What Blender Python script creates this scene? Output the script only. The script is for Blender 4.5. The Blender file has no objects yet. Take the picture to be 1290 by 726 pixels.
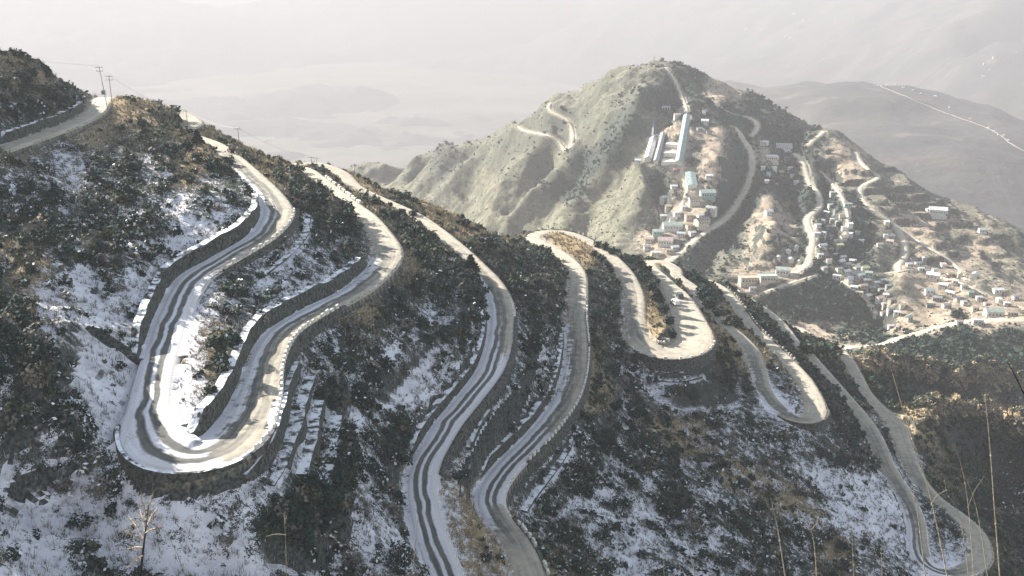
import bpy, math, random
import numpy as np
R = math.radians
rnd = random.Random(7)
rng = np.random.default_rng(11)
scene = bpy.context.scene
COL = scene.collection

# ------------------------------------------------------------------ camera geometry
FPX, CX, CY = 1383.0, 645.0, 363.0
PITCH = R(18.0)
CP, SP = math.cos(PITCH), math.sin(PITCH)
SUN_EL, SUN_AZ = R(25.5), R(35.0)          # azimuth: from -x towards +y
SUN = np.array([-math.cos(SUN_EL)*math.cos(SUN_AZ), math.cos(SUN_EL)*math.sin(SUN_AZ), math.sin(SUN_EL)])

def ray(u, v):
    dx = np.asarray(u, float)-CX; dy = np.asarray(v, float)-CY
    return np.stack([dx, FPX*CP-dy*SP, -FPX*SP-dy*CP], -1)
def W_t(u, v, t): return ray(u, v)*np.asarray(t, float)[..., None]
def W_z(u, v, z):
    r = ray(u, v); return r*(np.asarray(z, float)/r[..., 2])[..., None]
def proj(P):
    P = np.asarray(P, float)
    d = P[..., 1]*CP-P[..., 2]*SP
    d = np.where(d < 0.5, 0.5, d)
    up = P[..., 1]*SP+P[..., 2]*CP
    return CX+FPX*P[..., 0]/d, CY-FPX*up/d

# ------------------------------------------------------------------ noise
def _hash(ix, iy, seed):
    n = (ix.astype(np.int64)*374761393+iy.astype(np.int64)*668265263+seed*144269504) & 0xffffffff
    n = ((n ^ (n >> 13))*1274126177) & 0xffffffff
    return ((n ^ (n >> 16)) & 0xffff)/65535.0
def perlin(x, y, seed=0):
    xi = np.floor(x); yi = np.floor(y); fx = x-xi; fy = y-yi
    u = fx*fx*fx*(fx*(fx*6-15)+10); v = fy*fy*fy*(fy*(fy*6-15)+10)
    def g(ox, oy):
        a = _hash(xi+ox, yi+oy, seed)*2*math.pi
        return np.cos(a)*(fx-ox)+np.sin(a)*(fy-oy)
    a = g(0, 0); b = g(1, 0); c = g(0, 1); d = g(1, 1)
    return ((a*(1-u)+b*u)*(1-v)+(c*(1-u)+d*u)*v)*1.5
def fbm(x, y, s, octs=4, seed=0, gain=.5):
    o = np.zeros(np.shape(x)); a = 1.0; f = 1.0/s
    for k in range(octs):
        o += a*perlin(x*f+k*17.3, y*f-k*9.1, seed+k); a *= gain; f *= 2.03
    return o
def ridged(x, y, s, octs=4, seed=0):
    o = np.zeros(np.shape(x)); a = 1.0; f = 1.0/s
    for k in range(octs):
        o += a*(1-np.abs(perlin(x*f+k*7.7, y*f+k*3.3, seed+k))*2); a *= .5; f *= 2.1
    return o
def sstep(a, b, x):
    t = np.clip((x-a)/(b-a), 0, 1); return t*t*(3-2*t)

# ------------------------------------------------------------------ mesh helpers
def mesh_np(name, V, faces, mat=None, attrs=None, smooth=False, parent=None, kind=None):
    """V (n,3); faces: list of int arrays, each (m,k)"""
    me = bpy.data.meshes.new(name)
    V = np.asarray(V, np.float32)
    me.vertices.add(len(V)); me.vertices.foreach_set('co', V.ravel())
    if not isinstance(faces, (list, tuple)): faces = [faces]
    faces = [np.asarray(f, np.int32) for f in faces if len(f)]
    tot = sum(f.size for f in faces); nf = sum(len(f) for f in faces)
    me.loops.add(tot); me.polygons.add(nf)
    me.loops.foreach_set('vertex_index', np.concatenate([f.ravel() for f in faces]))
    sizes = np.concatenate([np.full(len(f), f.shape[1], np.int32) for f in faces])
    st = np.concatenate([[0], np.cumsum(sizes)[:-1]]).astype(np.int32)
    me.polygons.foreach_set('loop_start', st); me.polygons.foreach_set('loop_total', sizes)
    me.polygons.foreach_set('use_smooth', np.full(nf, bool(smooth)))
    me.update(calc_edges=True)
    for k, a in (attrs or {}).items():
        at = me.attributes.new(k, 'FLOAT', 'POINT'); at.data.foreach_set('value', np.asarray(a, np.float32).ravel())
    if mat: me.materials.append(mat)
    return link(name, me, parent, kind)
def link(name, me, parent=None, kind=None):
    o = bpy.data.objects.new(name, me); COL.objects.link(o)
    if parent is not None: o.parent = parent
    if kind: o['kind'] = kind
    return o
def grid_faces(nr, nc):
    i = np.arange(nr*nc).reshape(nr, nc)
    return np.stack([i[:-1, :-1], i[:-1, 1:], i[1:, 1:], i[1:, :-1]], -1).reshape(-1, 4)
def tag(o, label, cat, group=None):
    o['label'] = label; o['category'] = cat
    if group: o['group'] = group
    return o
def thing(name, label, cat, loc=(0, 0, 0), rz=0, group=None):
    o = bpy.data.objects.new(name, None); COL.objects.link(o)
    o.location = loc; o.rotation_euler = (0, 0, rz); o.empty_display_size = .3
    return tag(o, label, cat, group)

class MB:
    """collects simple shapes into one mesh"""
    def __init__(s): s.v = []; s.f = []; s.n = 0
    def add(s, vs, fs):
        s.v += [tuple(v) for v in vs]; s.f += [tuple(i+s.n for i in f) for f in fs]; s.n += len(vs); return s
    def box(s, x0, y0, z0, x1, y1, z1, bev=0.0):
        if bev <= 0:
            vs = [(x, y, z) for z in (z0, z1) for x, y in ((x0, y0), (x1, y0), (x1, y1), (x0, y1))]
            return s.add(vs, [(3, 2, 1, 0), (4, 5, 6, 7), (0, 1, 5, 4), (1, 2, 6, 5), (2, 3, 7, 6), (3, 0, 4, 7)])
        b = bev
        vs = []
        for (zz, ins) in ((z0, 0), (z1-b, 0), (z1, b)):
            a0, a1, c0, c1 = x0+ins, x1-ins, y0+ins, y1-ins; k = b*.6 if ins == 0 else b*.4
            vs += [(a0+k, c0, zz), (a1-k, c0, zz), (a1, c0+k, zz), (a1, c1-k, zz), (a1-k, c1, zz), (a0+k, c1, zz), (a0, c1-k, zz), (a0, c0+k, zz)]
        fs = [tuple(range(7, -1, -1)), tuple(range(16, 24))]
        for r in (0, 8):
            for i in range(8): fs.append((r+i, r+(i+1) % 8, r+8+(i+1) % 8, r+8+i))
        return s.add(vs, fs)
    def tube(s, pts, rad, n=6):
        pts = [np.array(p, float) for p in pts]; rads = rad if isinstance(rad, (list, tuple)) else [rad]*len(pts)
        vs = []; up = np.array([.13, .21, .97])
        for i, p in enumerate(pts):
            d = pts[min(i+1, len(pts)-1)]-pts[max(i-1, 0)]; d /= np.linalg.norm(d)+1e-9
            a = np.cross(d, up if abs(d[2]) < .9 else np.array([1., .1, 0])); a /= np.linalg.norm(a); b = np.cross(d, a)
            for k in range(n):
                t = 2*math.pi*k/n; vs.append(p+(a*math.cos(t)+b*math.sin(t))*rads[i])
        fs = [tuple(range(n-1, -1, -1)), tuple(range(len(vs)-n, len(vs)))]
        for i in range(len(pts)-1):
            for k in range(n): fs.append((i*n+k, i*n+(k+1) % n, (i+1)*n+(k+1) % n, (i+1)*n+k))
        return s.add(vs, fs)
    def mesh(s, name, mat, smooth=False):
        me = bpy.data.meshes.new(name); me.from_pydata(s.v, [], s.f); me.materials.append(mat)
        if smooth:
            for p in me.polygons: p.use_smooth = True
        me.update(); return me
    def build(s, name, mat, parent=None, kind=None, smooth=False):
        return link(name, s.mesh(name, mat, smooth), parent, kind)

# ------------------------------------------------------------------ material helper
class NT:
    def __init__(s, name):
        s.m = bpy.data.materials.new(name); s.m.use_nodes = True; s.t = s.m.node_tree; s.t.nodes.clear()
        s.out = s.t.nodes.new('ShaderNodeOutputMaterial')
    def n(s, typ, **kw):
        nd = s.t.nodes.new('ShaderNode'+typ)
        for k, v in kw.items(): setattr(nd, k, v)
        return nd
    def l(s, a, b): s.t.links.new(a, b)
    def put(s, sock, v):
        if isinstance(v, bpy.types.NodeSocket): s.l(v, sock)
        elif isinstance(v, (tuple, list)) and len(v) == 3 and sock.type == 'RGBA': sock.default_value = (*v, 1)
        else: sock.default_value = v
    def attr(s, name): return s.n('Attribute', attribute_name=name).outputs['Fac']
    def math(s, op, a, b=0.0, c=None, clamp=False):
        nd = s.n('Math', operation=op, use_clamp=clamp); s.put(nd.inputs[0], a); s.put(nd.inputs[1], b)
        if c is not None: s.put(nd.inputs[2], c)
        return nd.outputs[0]
    def mix(s, f, a, b, mode='MIX'):
        nd = s.n('Mix', data_type='RGBA', blend_type=mode); s.put(nd.inputs[0], f); s.put(nd.inputs[6], a); s.put(nd.inputs[7], b); return nd.outputs[2]
    def step(s, x, a, b):
        nd = s.n('MapRange', interpolation_type='SMOOTHSTEP'); s.put(nd.inputs[0], x); s.put(nd.inputs[1], a); s.put(nd.inputs[2], b); return nd.outputs[0]
    def noise(s, scale, detail=3.0, rough=.55, vec=None, dist=0.0):
        nd = s.n('TexNoise'); nd.inputs['Scale'].default_value = scale; nd.inputs['Detail'].default_value = detail
        nd.inputs['Roughness'].default_value = rough; nd.inputs['Distortion'].default_value = dist
        if vec is not None: s.l(vec, nd.inputs['Vector'])
        return nd.outputs['Fac']
    def voro(s, scale, vec=None, feature='F1'):
        nd = s.n('TexVoronoi', feature=feature); nd.inputs['Scale'].default_value = scale
        if vec is not None: s.l(vec, nd.inputs['Vector'])
        return nd.outputs['Distance']
    def pos(s): return s.n('NewGeometry').outputs['Position']
    def obj(s): return s.n('TexCoord').outputs['Object']
    def bsdf(s, col, rough=.9, bump=None, bstr=.5, bdist=.1, metal=0, spec=.2):
        b = s.n('BsdfPrincipled'); s.put(b.inputs['Base Color'], col); s.put(b.inputs['Roughness'], rough)
        b.inputs['Metallic'].default_value = metal; b.inputs['Specular IOR Level'].default_value = spec
        if bump is not None:
            bp = s.n('Bump'); bp.inputs['Strength'].default_value = bstr; bp.inputs['Distance'].default_value = bdist
            s.l(bump, bp.inputs['Height']); s.l(bp.outputs[0], b.inputs['Normal'])
        s.l(b.outputs[0], s.out.inputs['Surface']); return s.m

def simple(name, col, var=.25, scale=3.0, rough=.85, metal=0, bump=True, spec=.2):
    t = NT(name); nz = t.noise(scale, 4, .6, t.obj())
    a = tuple(min(1, c*(1-var)) for c in col); b = tuple(min(1, c*(1+var)) for c in col)
    return t.bsdf(t.mix(t.step(nz, .3, .7), a, b), rough, nz if bump else None, .3, .05, metal, spec)
# ------------------------------------------------------------------ roads of the near spur: (u, v, z[, half width]) traced on the photograph, or ('w', x, y, z)
def cr(P, n):
    """Catmull-Rom through rows of P, n samples per span"""
    P = np.asarray(P, float); Q = np.vstack([2*P[0]-P[1], P, 2*P[-1]-P[-2]]); out = []
    t = np.linspace(0, 1, n, endpoint=False)[:, None]
    for i in range(len(P)-1):
        a, b, c, d = Q[i:i+4]
        out.append(.5*(2*b+(c-a)*t+(2*a-5*b+4*c-d)*t**2+(3*b-a-3*c+d)*t**3))
    return np.vstack(out+[P[-1:]])
def fill_z(rows):
    """rows (u,v,z|None,w): linear z over pixel length between given ones"""
    k = [i for i, r in enumerate(rows) if r[2] is not None]; rows = [list(r) for r in rows]
    for a, b in zip(k[:-1], k[1:]):
        L = [0]
        for i in range(a+1, b+1): L.append(L[-1]+math.hypot(rows[i][0]-rows[i-1][0], rows[i][1]-rows[i-1][1]))
        for i in range(a+1, b): rows[i][2] = rows[a][2]+(rows[b][2]-rows[a][2])*L[i-a]/L[-1]
    return rows
def resample(P, ds):
    L = np.concatenate([[0], np.cumsum(np.linalg.norm(np.diff(P[:, :2], axis=0), axis=1))])
    s = np.arange(0, L[-1], ds)
    return np.stack([np.interp(s, L, P[:, k]) for k in range(P.shape[1])], -1)
_ = None
ROUTE = [  # one long descending road: pixel u, v, z, half width, snow, wet-track strength
 (-90, 222, -41.2, 3.2, .1), (-40, 205, _, 3.2, .1), (0, 188, -42, 3.2, .15), (50, 171, _, 3.2, .15), (95, 154, -43, 3.2, .1), (120, 139, -44, 3.3, 0), (131, 123, -45, 3.3, 0),
 ('w', -114, 324, -47, 3, 0), ('w', -105, 330, -49.6, 3, 0), ('w', -97, 324, -51.4, 3, 0), ('w', -91, 314, -52.2, 3, 0),
 (232, 166, -52.6, 2.7, 0), (271, 182, -53.1, 2.9, .1), (294, 200, _, 3.2, .35), (318, 222, _, 3.4, .5), (341, 246, -54, 3.6, .6), (350, 270, _, 3.7, .7), (330, 298, _, 3.6, .8), (284, 326, _, 3.6, .85), (245, 350, -57, 3.6, .9),
 (222, 390, _, 3.4, .95), (209, 427, _, 3.3, 1), (198, 465, _, 3.3, 1), (190, 505, -60, 3.5, 1), (189, 533, _, 4.0, 1), (199, 556, _, 4.6, 1), (220, 571, _, 4.8, 1), (247, 574, -61, 4.8, 1), (274, 566, _, 4.6, .75), (298, 549, _, 4.2, .55),
 (315, 523, -62, 3.9, .55), (326, 492, _, 3.7, .6), (335, 455, _, 3.4, .65), (350, 425, -63, 3.4, .7), (372, 407, _, 3.4, .75), (405, 388, _, 3.4, .8), (446, 367, _, 3.4, .65), (480, 338, -66, 3.6, .5), (489, 316, _, 3.7, .3), (478, 293, _, 3.6, .12),
 (461, 272, _, 3.3, .02), (432, 250, -68.3, 3.1, 0), (406, 229, _, 3.1, 0), (386, 214, -70, 3.0, 0),
 ('w', -70, 345, -71, 3, 0), ('w', -64, 352, -71.8, 3, 0), ('w', -55, 344, -72.8, 3, 0),
 (447, 235, -74, 2.9, 0), (472, 248, _, 2.9, 0), (497, 259, _, 2.9, 0), (522, 271, -76, 3, 0), (548, 289, _, 3.1, .05), (576, 312, _, 3.2, .1), (600, 335, _, 3.3, .3), (620, 357, _, 3.4, .5), (632, 385, -80, 3.5, .6), (632, 412, _, 3.4, .7),
 (628, 440, _, 3.4, .85), (617, 469, _, 3.3, .95), (594, 500, _, 3.2, 1), (567, 533, -84, 3.2, 1), (546, 567, _, 3.2, 1), (535, 591, _, 3.3, 1), (532, 616, -86, 3.3, 1), (537, 651, _, 3.3, 1), (547, 686, _, 3.3, 1), (562, 724, -88, 3.3, 1),
 (582, 760, _, 3.4, 1), (610, 790, -90, 3.6, 1), (645, 795, _, 3.6, .6), (668, 770, _, 3.4, .2), (668, 726, -92, 3.2, .1), (652, 686, _, 3.1, .25), (630, 657, _, 3.1, .5), (618, 634, -94, 3.1, .9), (622, 612, _, 3.1, 1), (641, 586, _, 3.1, 1),
 (668, 560, _, 3.2, .95), (693, 532, _, 3.3, .8), (714, 500, -97, 3.5, .6), (724, 467, _, 3.6, .5), (727, 433, _, 3.6, .45), (725, 400, -99, 3.6, .35), (728, 368, _, 3.5, .22), (727, 343, _, 3.3, .05), (714, 326, _, 3.2, 0), (692, 312, -102, 3.2, 0),
 (675, 303, _, 3.5, 0), (673, 296, _, 3.5, 0), (690, 291.5, -103, 3.5, 0), (712, 293, _, 3.4, 0), (735, 301, -104, 3.4, 0), (757, 314, _, 3.4, 0), (776, 330, _, 3.4, .1), (791, 349, _, 3.5, .25), (799, 373, -107, 3.7, .3), (798, 400, _, 3.8, .35),
 (801, 422, -109, 3.9, .35), (815, 437, _, 4.6, .12), (840, 444, -110, 5.6, 0), (864, 439, _, 6.2, 0), (874, 425, -111, 6.2, 0), (866, 400, _, 5.6, 0), (855, 376, _, 4.6, 0), (838, 353, -115, 3.1, 0), (822, 339, -116.5, 3, 0),
 ('w', 51, 391, -117.2, 3, 0), ('w', 56, 394, -117.6, 3, 0), ('w', 60, 387, -118, 3, 0),
 (853, 348, -118.6, 3, 0), (872, 362, _, 3.1, 0), (884, 382, _, 3.3, 0), (902, 402, -121, 3.4, 0), (930, 424, _, 3.5, 0), (947, 444, _, 3.5, .3), (955, 468, -124, 3.4, .4), (963, 492, _, 3.2, .4), (978, 512, _, 3.3, .6), (1000, 526, -126, 3.6, .5),
 (1020, 527, _, 3.8, .2), (1027, 513, -127.3, 3.8, .05), (1015, 483, _, 3.6, 0), (998, 462, _, 3.5, 0), (976, 440, -130, 3.4, 0), (946, 412, _, 3.3, 0), (928, 386, _, 3.3, 0), (909, 364, -134, 3.3, 0), (886, 352, -135.6, 3.2, 0),
 ('w', 80, 436, -139, 3, 0), ('w', 88, 443, -143, 3, 0), ('w', 97, 437, -145.6, 3, 0), ('w', 104, 415, -146.4, 3, 0), ('w', 105, 396, -145.6, 3, 0),
 (997, 427, -144, 3.1, 0), (1016, 445, _, 3.1, 0), (1038, 470, _, 3.1, 0), (1064, 500, -145.2, 3.2, 0), (1085, 525, _, 3.3, .1), (1102, 552, _, 3.3, .3), (1118, 588, -147, 3.2, .3), (1142, 627, _, 3.1, .4), (1155, 660, -149, 3.1, .6),
 (1158, 690, _, 3.2, .8), (1166, 710, -150, 3.3, .9), (1188, 721, _, 3.4, .8), (1218, 717, -151.4, 3.6, .3), (1236, 700, _, 3.6, 0), (1229, 672, _, 3.4, 0), (1208, 650, -153, 3, .1), (1182, 632, _, 3, .25), (1163, 612, _, 3, .3), (1149, 590, -155.5, 3.3, .3),
 (1139, 562, _, 3.6, .05), (1130, 535, _, 3.8, 0), (1108, 514, -158, 3.3, 0), (1090, 494, _, 3, 0), (1079, 474, _, 3.2, 0), (1068, 454, -161.5, 3.2, 0), (1054, 436, -162.5, 3, 0)]
def build_route():
    seg, pts, px = [], [], []
    # runs of pixel rows -> world
    rows = []
    i = 0
    while i < len(ROUTE):
        if ROUTE[i][0] == 'w':
            rows.append(list(ROUTE[i][1:])); i += 1; continue
        j = i
        while j < len(ROUTE) and ROUTE[j][0] != 'w': j += 1
        f = fill_z(ROUTE[i:j]) if False else None
        run = [list(r) for r in ROUTE[i:j]]
        zs = fill_z([r[:4] for r in run])
        for r, z in zip(run, zs):
            p = W_z(r[0], r[1], z[2]); rows.append([p[0], p[1], p[2], r[3], r[4]])
        i = j
    P = cr(rows, 12)
    P[:, 3] = np.clip(np.where(P[:, 3] > 4, P[:, 3]*.92, P[:, 3]*.73+(np.clip(P[:, 3], 3.6, 4)-3.6)*1.9), 2.05, 6); P[:, 4] = np.clip(P[:, 4], 0, 1)
    P = resample(P, 1.0)
    k = np.ones(9)/9                      # ease the gradient
    z = np.convolve(np.pad(P[:, 2], 4, mode='edge'), k, 'valid'); P[:, 2] = z
    k = np.ones(3)/3
    for _i in range(2):
        for c in (0, 1): P[:, c] = np.convolve(np.pad(P[:, c], 1, mode='edge'), k, 'valid')
    return P
RT = build_route()
def tangents(P):
    d = np.gradient(P[:, :2], axis=0); d /= np.linalg.norm(d, axis=1, keepdims=True)+1e-9
    return d
RT_T = tangents(RT); RT_N = np.stack([-RT_T[:, 1], RT_T[:, 0]], -1)   # left of travel
RT_UV = np.stack(proj(RT[:, :3]), -1)

# narrow benches (old terrace ledges) below the roads, pixel + z
BENCH = [[(388, 268, -57), (383, 300, -58.5), (360, 325, -59.5), (326, 350, -60.5)],
 [(372, 452, -66.5), (356, 490, -66.5), (343, 540, -66.5), (318, 590, -66), (290, 612, -65.8)],
 [(392, 470, -69), (376, 520, -69), (358, 580, -69), (335, 622, -69)],
 [(404, 500, -71.5), (392, 545, -71.8), (379, 610, -72)],
 [(424, 520, -74), (417, 570, -74.5), (405, 620, -75)],
 [(728, 535, -103), (705, 585, -102.5), (680, 615, -101.5), (658, 650, -100)],
 [(620, 512, -88), (600, 540, -88.5), (586, 575, -89)],
 [(820, 478, -118), (856, 482, -118.5), (890, 472, -118.5)]]

# ------------------------------------------------------------------ control points
CT = []
for k in range(0, len(RT), 7): CT.append(RT[k, :3])
for u, v, z in [  # pixel, height
 (0, 79, -30), (50, 88, -33), (88, 106, -38), (20, 130, -36), (70, 140, -40.5), (-80, 100, -27), (-60, 160, -34),
 (30, 200, -44), (100, 190, -45.5), (160, 128, -45), (190, 141, -47), (215, 155, -48.6), (160, 180, -47.5), (100, 250, -47.5), (200, 220, -49.2), (270, 225, -51.5), (150, 330, -51.5), (60, 320, -48.5), (-60, 300, -47), (230, 290, -52.4),
 (50, 430, -50.5), (140, 450, -55.3), (0, 350, -48), (20, 420, -48.5), (95, 420, -52.4), (60, 480, -53), (0, 550, -57), (100, 600, -63), (0, 726, -63), (110, 520, -57), (110, 470, -54.8), (235, 606, -63), (236, 455, -59.1), (262, 438, -59.2), (240, 505, -60.2), (260, 488, -60.2), (250, 533, -60.9), (275, 410, -58.9), (250, 410, -58.5), (175, 600, -62.3), (140, 545, -60.6), (300, 606, -64.5), (345, 560, -65.5), (200, 650, -66.5), (200, 726, -69), (350, 650, -72), (400, 726, -77), (440, 560, -77), (500, 700, -81.5), (480, 480, -74),
 (550, 400, -75), (410, 300, -62), (330, 380, -60), (560, 330, -72.5), (690, 420, -91), (650, 480, -89), (600, 610, -90), (577, 650, -87.4), (598, 700, -90), (800, 600, -112), (750, 726, -99), (900, 726, -117), (1000, 620, -130), (1050, 726, -137), (900, 520, -122), (825, 491, -117), (860, 493, -119), (890, 482, -119.5), (870, 540, -122), (1030, 600, -134), (780, 520, -107), (760, 400, -104), (820, 390, -108.3), (735, 312, -102.6),
 (930, 450, -122.6), (1100, 660, -143), (1290, 726, -186), (165, 500, -58.9), (150, 530, -59.9), (1200, 726, -152), (1190, 690, -151)]:
    CT.append(W_z(u, v, z))
for u, v, t in [  # right-hand spurs and the valley side, pixel + depth factor
 (1152, 527, .264), (1200, 512, .285), (1250, 520, .293), (1290, 532, .30), (1340, 545, .31),
 (1100, 455, .345), (1140, 462, .36), (1170, 468, .37), (1205, 476, .378), (1240, 466, .40), (1290, 488, .41), (1340, 500, .42), (1150, 503, .352), (1230, 505, .385), (1285, 512, .395), (1200, 600, .258), (1250, 600, .284), (1290, 620, .288), (1220, 560, .284), (1285, 570, .297), (1260, 660, .262),
 (1130, 425, .50), (1200, 436, .50), (1290, 445, .52), (1240, 455, .47), (1100, 434, .52), (1000, 412, .545), (1200, 415, .545), (1290, 402, .57), (1060, 437, .53),
 (900, 350, .61), (960, 398, .575), (1030, 402, .613), (1088, 412, .607), (1000, 394, .616), (945, 384, .618), (1035, 347, .638), (990, 362, .631), (1075, 372, .626), (950, 355, .64), (900, 345, .645), (1120, 390, .61), (1150, 400, .60), (1200, 390, .60), (1250, 380, .61),
 (825, 73, .93), (790, 82, .935), (760, 99, .95), (700, 125, .98), (650, 155, 1.0), (590, 180, 1.06), (555, 189, 1.09), (520, 196, 1.12), (485, 204, 1.16), (450, 211, 1.2), (390, 232, 1.27), (880, 93, .93), (940, 115, .92), (1000, 145, .90), (1050, 170, .88), (1100, 200, .86), (1150, 225, .85), (1200, 250, .83), (1250, 274, .81), (1290, 291, .795), (1350, 320, .77),
 (830, 150, .845), (850, 210, .79), (860, 150, .845), (838, 138, .86), (830, 212, .79), (870, 212, .786), (850, 260, .745), (850, 320, .69), (835, 334, .68), (800, 215, .80), (800, 260, .77), (820, 262, .76), (780, 300, .755), (720, 270, .84), (700, 200, .925), (720, 189, .915), (660, 175, .965), (650, 250, .91), (600, 220, 1.03), (530, 230, 1.11), (660, 284, .895), (590, 265, 1.0), (500, 250, 1.15), (760, 150, .90), (760, 230, .845),
 (905, 190, .815), (950, 170, .855), (945, 210, .81), (920, 260, .755), (950, 250, .765), (970, 280, .725), (950, 320, .68), (1000, 215, .815), (1020, 290, .71), (1020, 330, .655), (1060, 205, .825), (1060, 300, .70), (1070, 340, .65), (1100, 270, .745), (1100, 330, .675), (1140, 330, .69), (1150, 280, .75), (1200, 300, .745), (1180, 350, .665), (1250, 340, .70), (1290, 360, .66), (900, 300, .71)]:
    CT.append(W_t(u, v, np.array(t)))
CT += [np.array(p, float) for p in [  # ground the camera stands on and slopes the spur hides
 (0, -14, -2), (0, 2, -2.6), (-40, -10, -4), (40, -10, -6), (0, 25, -30), (0, 60, -66), (-70, 40, -45), (70, 40, -60), (-150, 0, -20), (-150, 60, -40), (-160, 120, -42), (-170, 200, -36), (150, 20, -70), (60, 110, -105), (130, 120, -150), (250, 100, -220), (200, 180, -200), (250, 0, -160), (280, 260, -250), (310, 380, -260), (20, 100, -84), (0, 85, -76),
 (-150, 350, -65), (-120, 365, -75), (-100, 380, -84), (-60, 390, -95), (-30, 380, -100), (0, 420, -128), (-30, 345, -82), (-10, 365, -100), (30, 430, -132), (60, 460, -150), (100, 480, -170), (-190, 300, -38), (-180, 420, -110), (-100, 470, -160), (-20, 500, -200), (50, 530, -215), (130, 520, -205), (180, 420, -200), (215, 405, -215), (165, 388, -190), (235, 420, -215), (190, 360, -172), (98, 452, -164), (113, 440, -168), (128, 445, -180), (146, 455, -188), (75, 470, -165), (112, 475, -188),
 (-250, 550, -230), (-100, 620, -290), (20, 640, -290), (110, 640, -272), (-350, 750, -360), (-150, 800, -370), (-350, 1000, -420), (-500, 1200, -460), (-300, 450, -150), (300, 600, -262), (240, 560, -240), (420, 560, -300), (520, 700, -330), (600, 900, -370), (700, 1000, -430),
 (150, 1500, -280), (300, 1450, -320), (450, 1350, -370), (0, 1600, -370), (-200, 1750, -450), (-350, 1850, -500), (600, 1200, -400), (550, 1500, -520), (300, 1800, -520), (0, 1950, -560), (800, 1300, -560), (900, 800, -520), (-600, 1600, -560), (-600, 900, -480), (-700, 500, -380), (900, 1900, -650), (700, 400, -380)]]
CT = np.array(CT)
CMQ = 7.0
def solve_rbf(C, c, lam=1e-3):
    ctr = C[:, :2].mean(0); sc = 100.0
    D = np.sqrt(((C[:, None, :2]-C[None, :, :2])**2).sum(-1)+c*c)
    n = len(C); A = np.zeros((n+3, n+3)); A[:n, :n] = -D+np.eye(n)*lam*sc
    Q = np.c_[np.ones(n), (C[:, :2]-ctr)/sc]; A[:n, n:] = Q; A[n:, :n] = Q.T
    w = np.linalg.solve(A, np.r_[C[:, 2], 0, 0, 0])
    def ev(x, y):
        sh = np.shape(x); x = np.ravel(x); y = np.ravel(y); o = np.empty(len(x))
        for i in range(0, len(x), 8000):
            xx = x[i:i+8000]; yy = y[i:i+8000]
            d = np.sqrt((xx[:, None]-C[None, :, 0])**2+(yy[:, None]-C[None, :, 1])**2+c*c)
            o[i:i+8000] = -d@w[:n]+w[n]+w[n+1]*(xx-ctr[0])/sc+w[n+2]*(yy-ctr[1])/sc
        return o.reshape(sh)
    return ev
H0 = solve_rbf(CT, CMQ)
def cubic_axis(A, g, x, axis):
    """Catmull-Rom of A sampled on uniform g along axis at x"""
    A = np.moveaxis(A, axis, 0); d = g[1]-g[0]; q = (x-g[0])/d; i = np.clip(np.floor(q).astype(int), 1, len(g)-3); t = q-i
    t = t.reshape((-1,)+(1,)*(A.ndim-1)); a, b, c, e = A[i-1], A[i], A[i+1], A[i+2]
    return np.moveaxis(.5*(2*b+(c-a)*t+(2*a-5*b+4*c-e)*t**2+(3*b-a-3*c+e)*t**3), 0, axis)
def upsampled(ev, xs, ys, step):
    gx = np.arange(xs[0]-3*step, xs[-1]+4*step, step); gy = np.arange(ys[0]-3*step, ys[-1]+4*step, step)
    X, Y = np.meshgrid(gx, gy); Z = ev(X, Y)
    return cubic_axis(cubic_axis(Z, gx, xs, 1), gy, ys, 0)

def carve(xs, ys, Z, P, reach, bank, wallgrade, shoulder=.6, sink=.14, hmax=99, jit=None, dsh=None):
    """cut a road bed (rows x,y,z,half) into grid Z; returns distance to the edge, signed lateral, index"""
    X0 = np.full(Z.shape, 1e9); IDX = np.full(Z.shape, -1, int)
    for k in range(len(P)):
        x, y = P[k, :2]; r = reach+P[k, 3]
        i0, i1 = np.searchsorted(xs, (x-r, x+r)); j0, j1 = np.searchsorted(ys, (y-r, y+r))
        if i0 >= i1 or j0 >= j1: continue
        d = np.sqrt((xs[None, i0:i1]-x)**2+(ys[j0:j1, None]-y)**2)-P[k, 3]
        s = X0[j0:j1, i0:i1]; m = d < s
        s[m] = d[m]; IDX[j0:j1, i0:i1][m] = k
    m = IDX >= 0
    zr = P[np.clip(IDX, 0, None), 2]; XJ = X0 if jit is None else X0+jit
    bank = bank[np.clip(IDX, 0, None)] if np.ndim(bank) else bank
    d = np.maximum(XJ-shoulder, 0); d2 = np.maximum(X0-(shoulder if dsh is None else dsh), 0)
    up = np.minimum(Z, zr-sink+np.minimum(d*bank, hmax+(d-hmax/bank)*1.0)); dn = np.maximum(Z, zr-sink-np.minimum(d2*wallgrade, hmax+(d2-hmax/wallgrade)*.85))
    Zn = np.where(Z > zr-sink, up, dn)
    f = sstep(reach, reach*.7, X0)
    return np.where(m, Z*(1-f)+Zn*f, Z), X0, IDX

# ------------------------------------------------------------------ near spur grid
NX = np.arange(-195, 285.01, .45)
NY = np.concatenate([np.arange(-24, 84, 2.0), np.arange(84, 300, .42), np.arange(300, 420, .65), np.arange(420, 566, 1.1)])
NZ = upsampled(H0, NX, NY, 3.0)
GX, GY = np.meshgrid(NX, NY)
NZ = np.where((GY > 2) & (GY < 84), np.minimum(NZ, -.74*GY-1.5), NZ)
bd = np.full(NZ.shape, 1e9)
_r = resample(RT, 3.0)
for p in _r:
    i0, i1 = np.searchsorted(NX, (p[0]-25, p[0]+25)); j0, j1 = np.searchsorted(NY, (p[1]-25, p[1]+25))
    if i0 < i1 and j0 < j1:
        d = np.hypot(NX[None, i0:i1]-p[0], NY[j0:j1, None]-p[1]); bd[j0:j1, i0:i1] = np.minimum(bd[j0:j1, i0:i1], d)
away = sstep(3.5, 16, bd)
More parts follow.
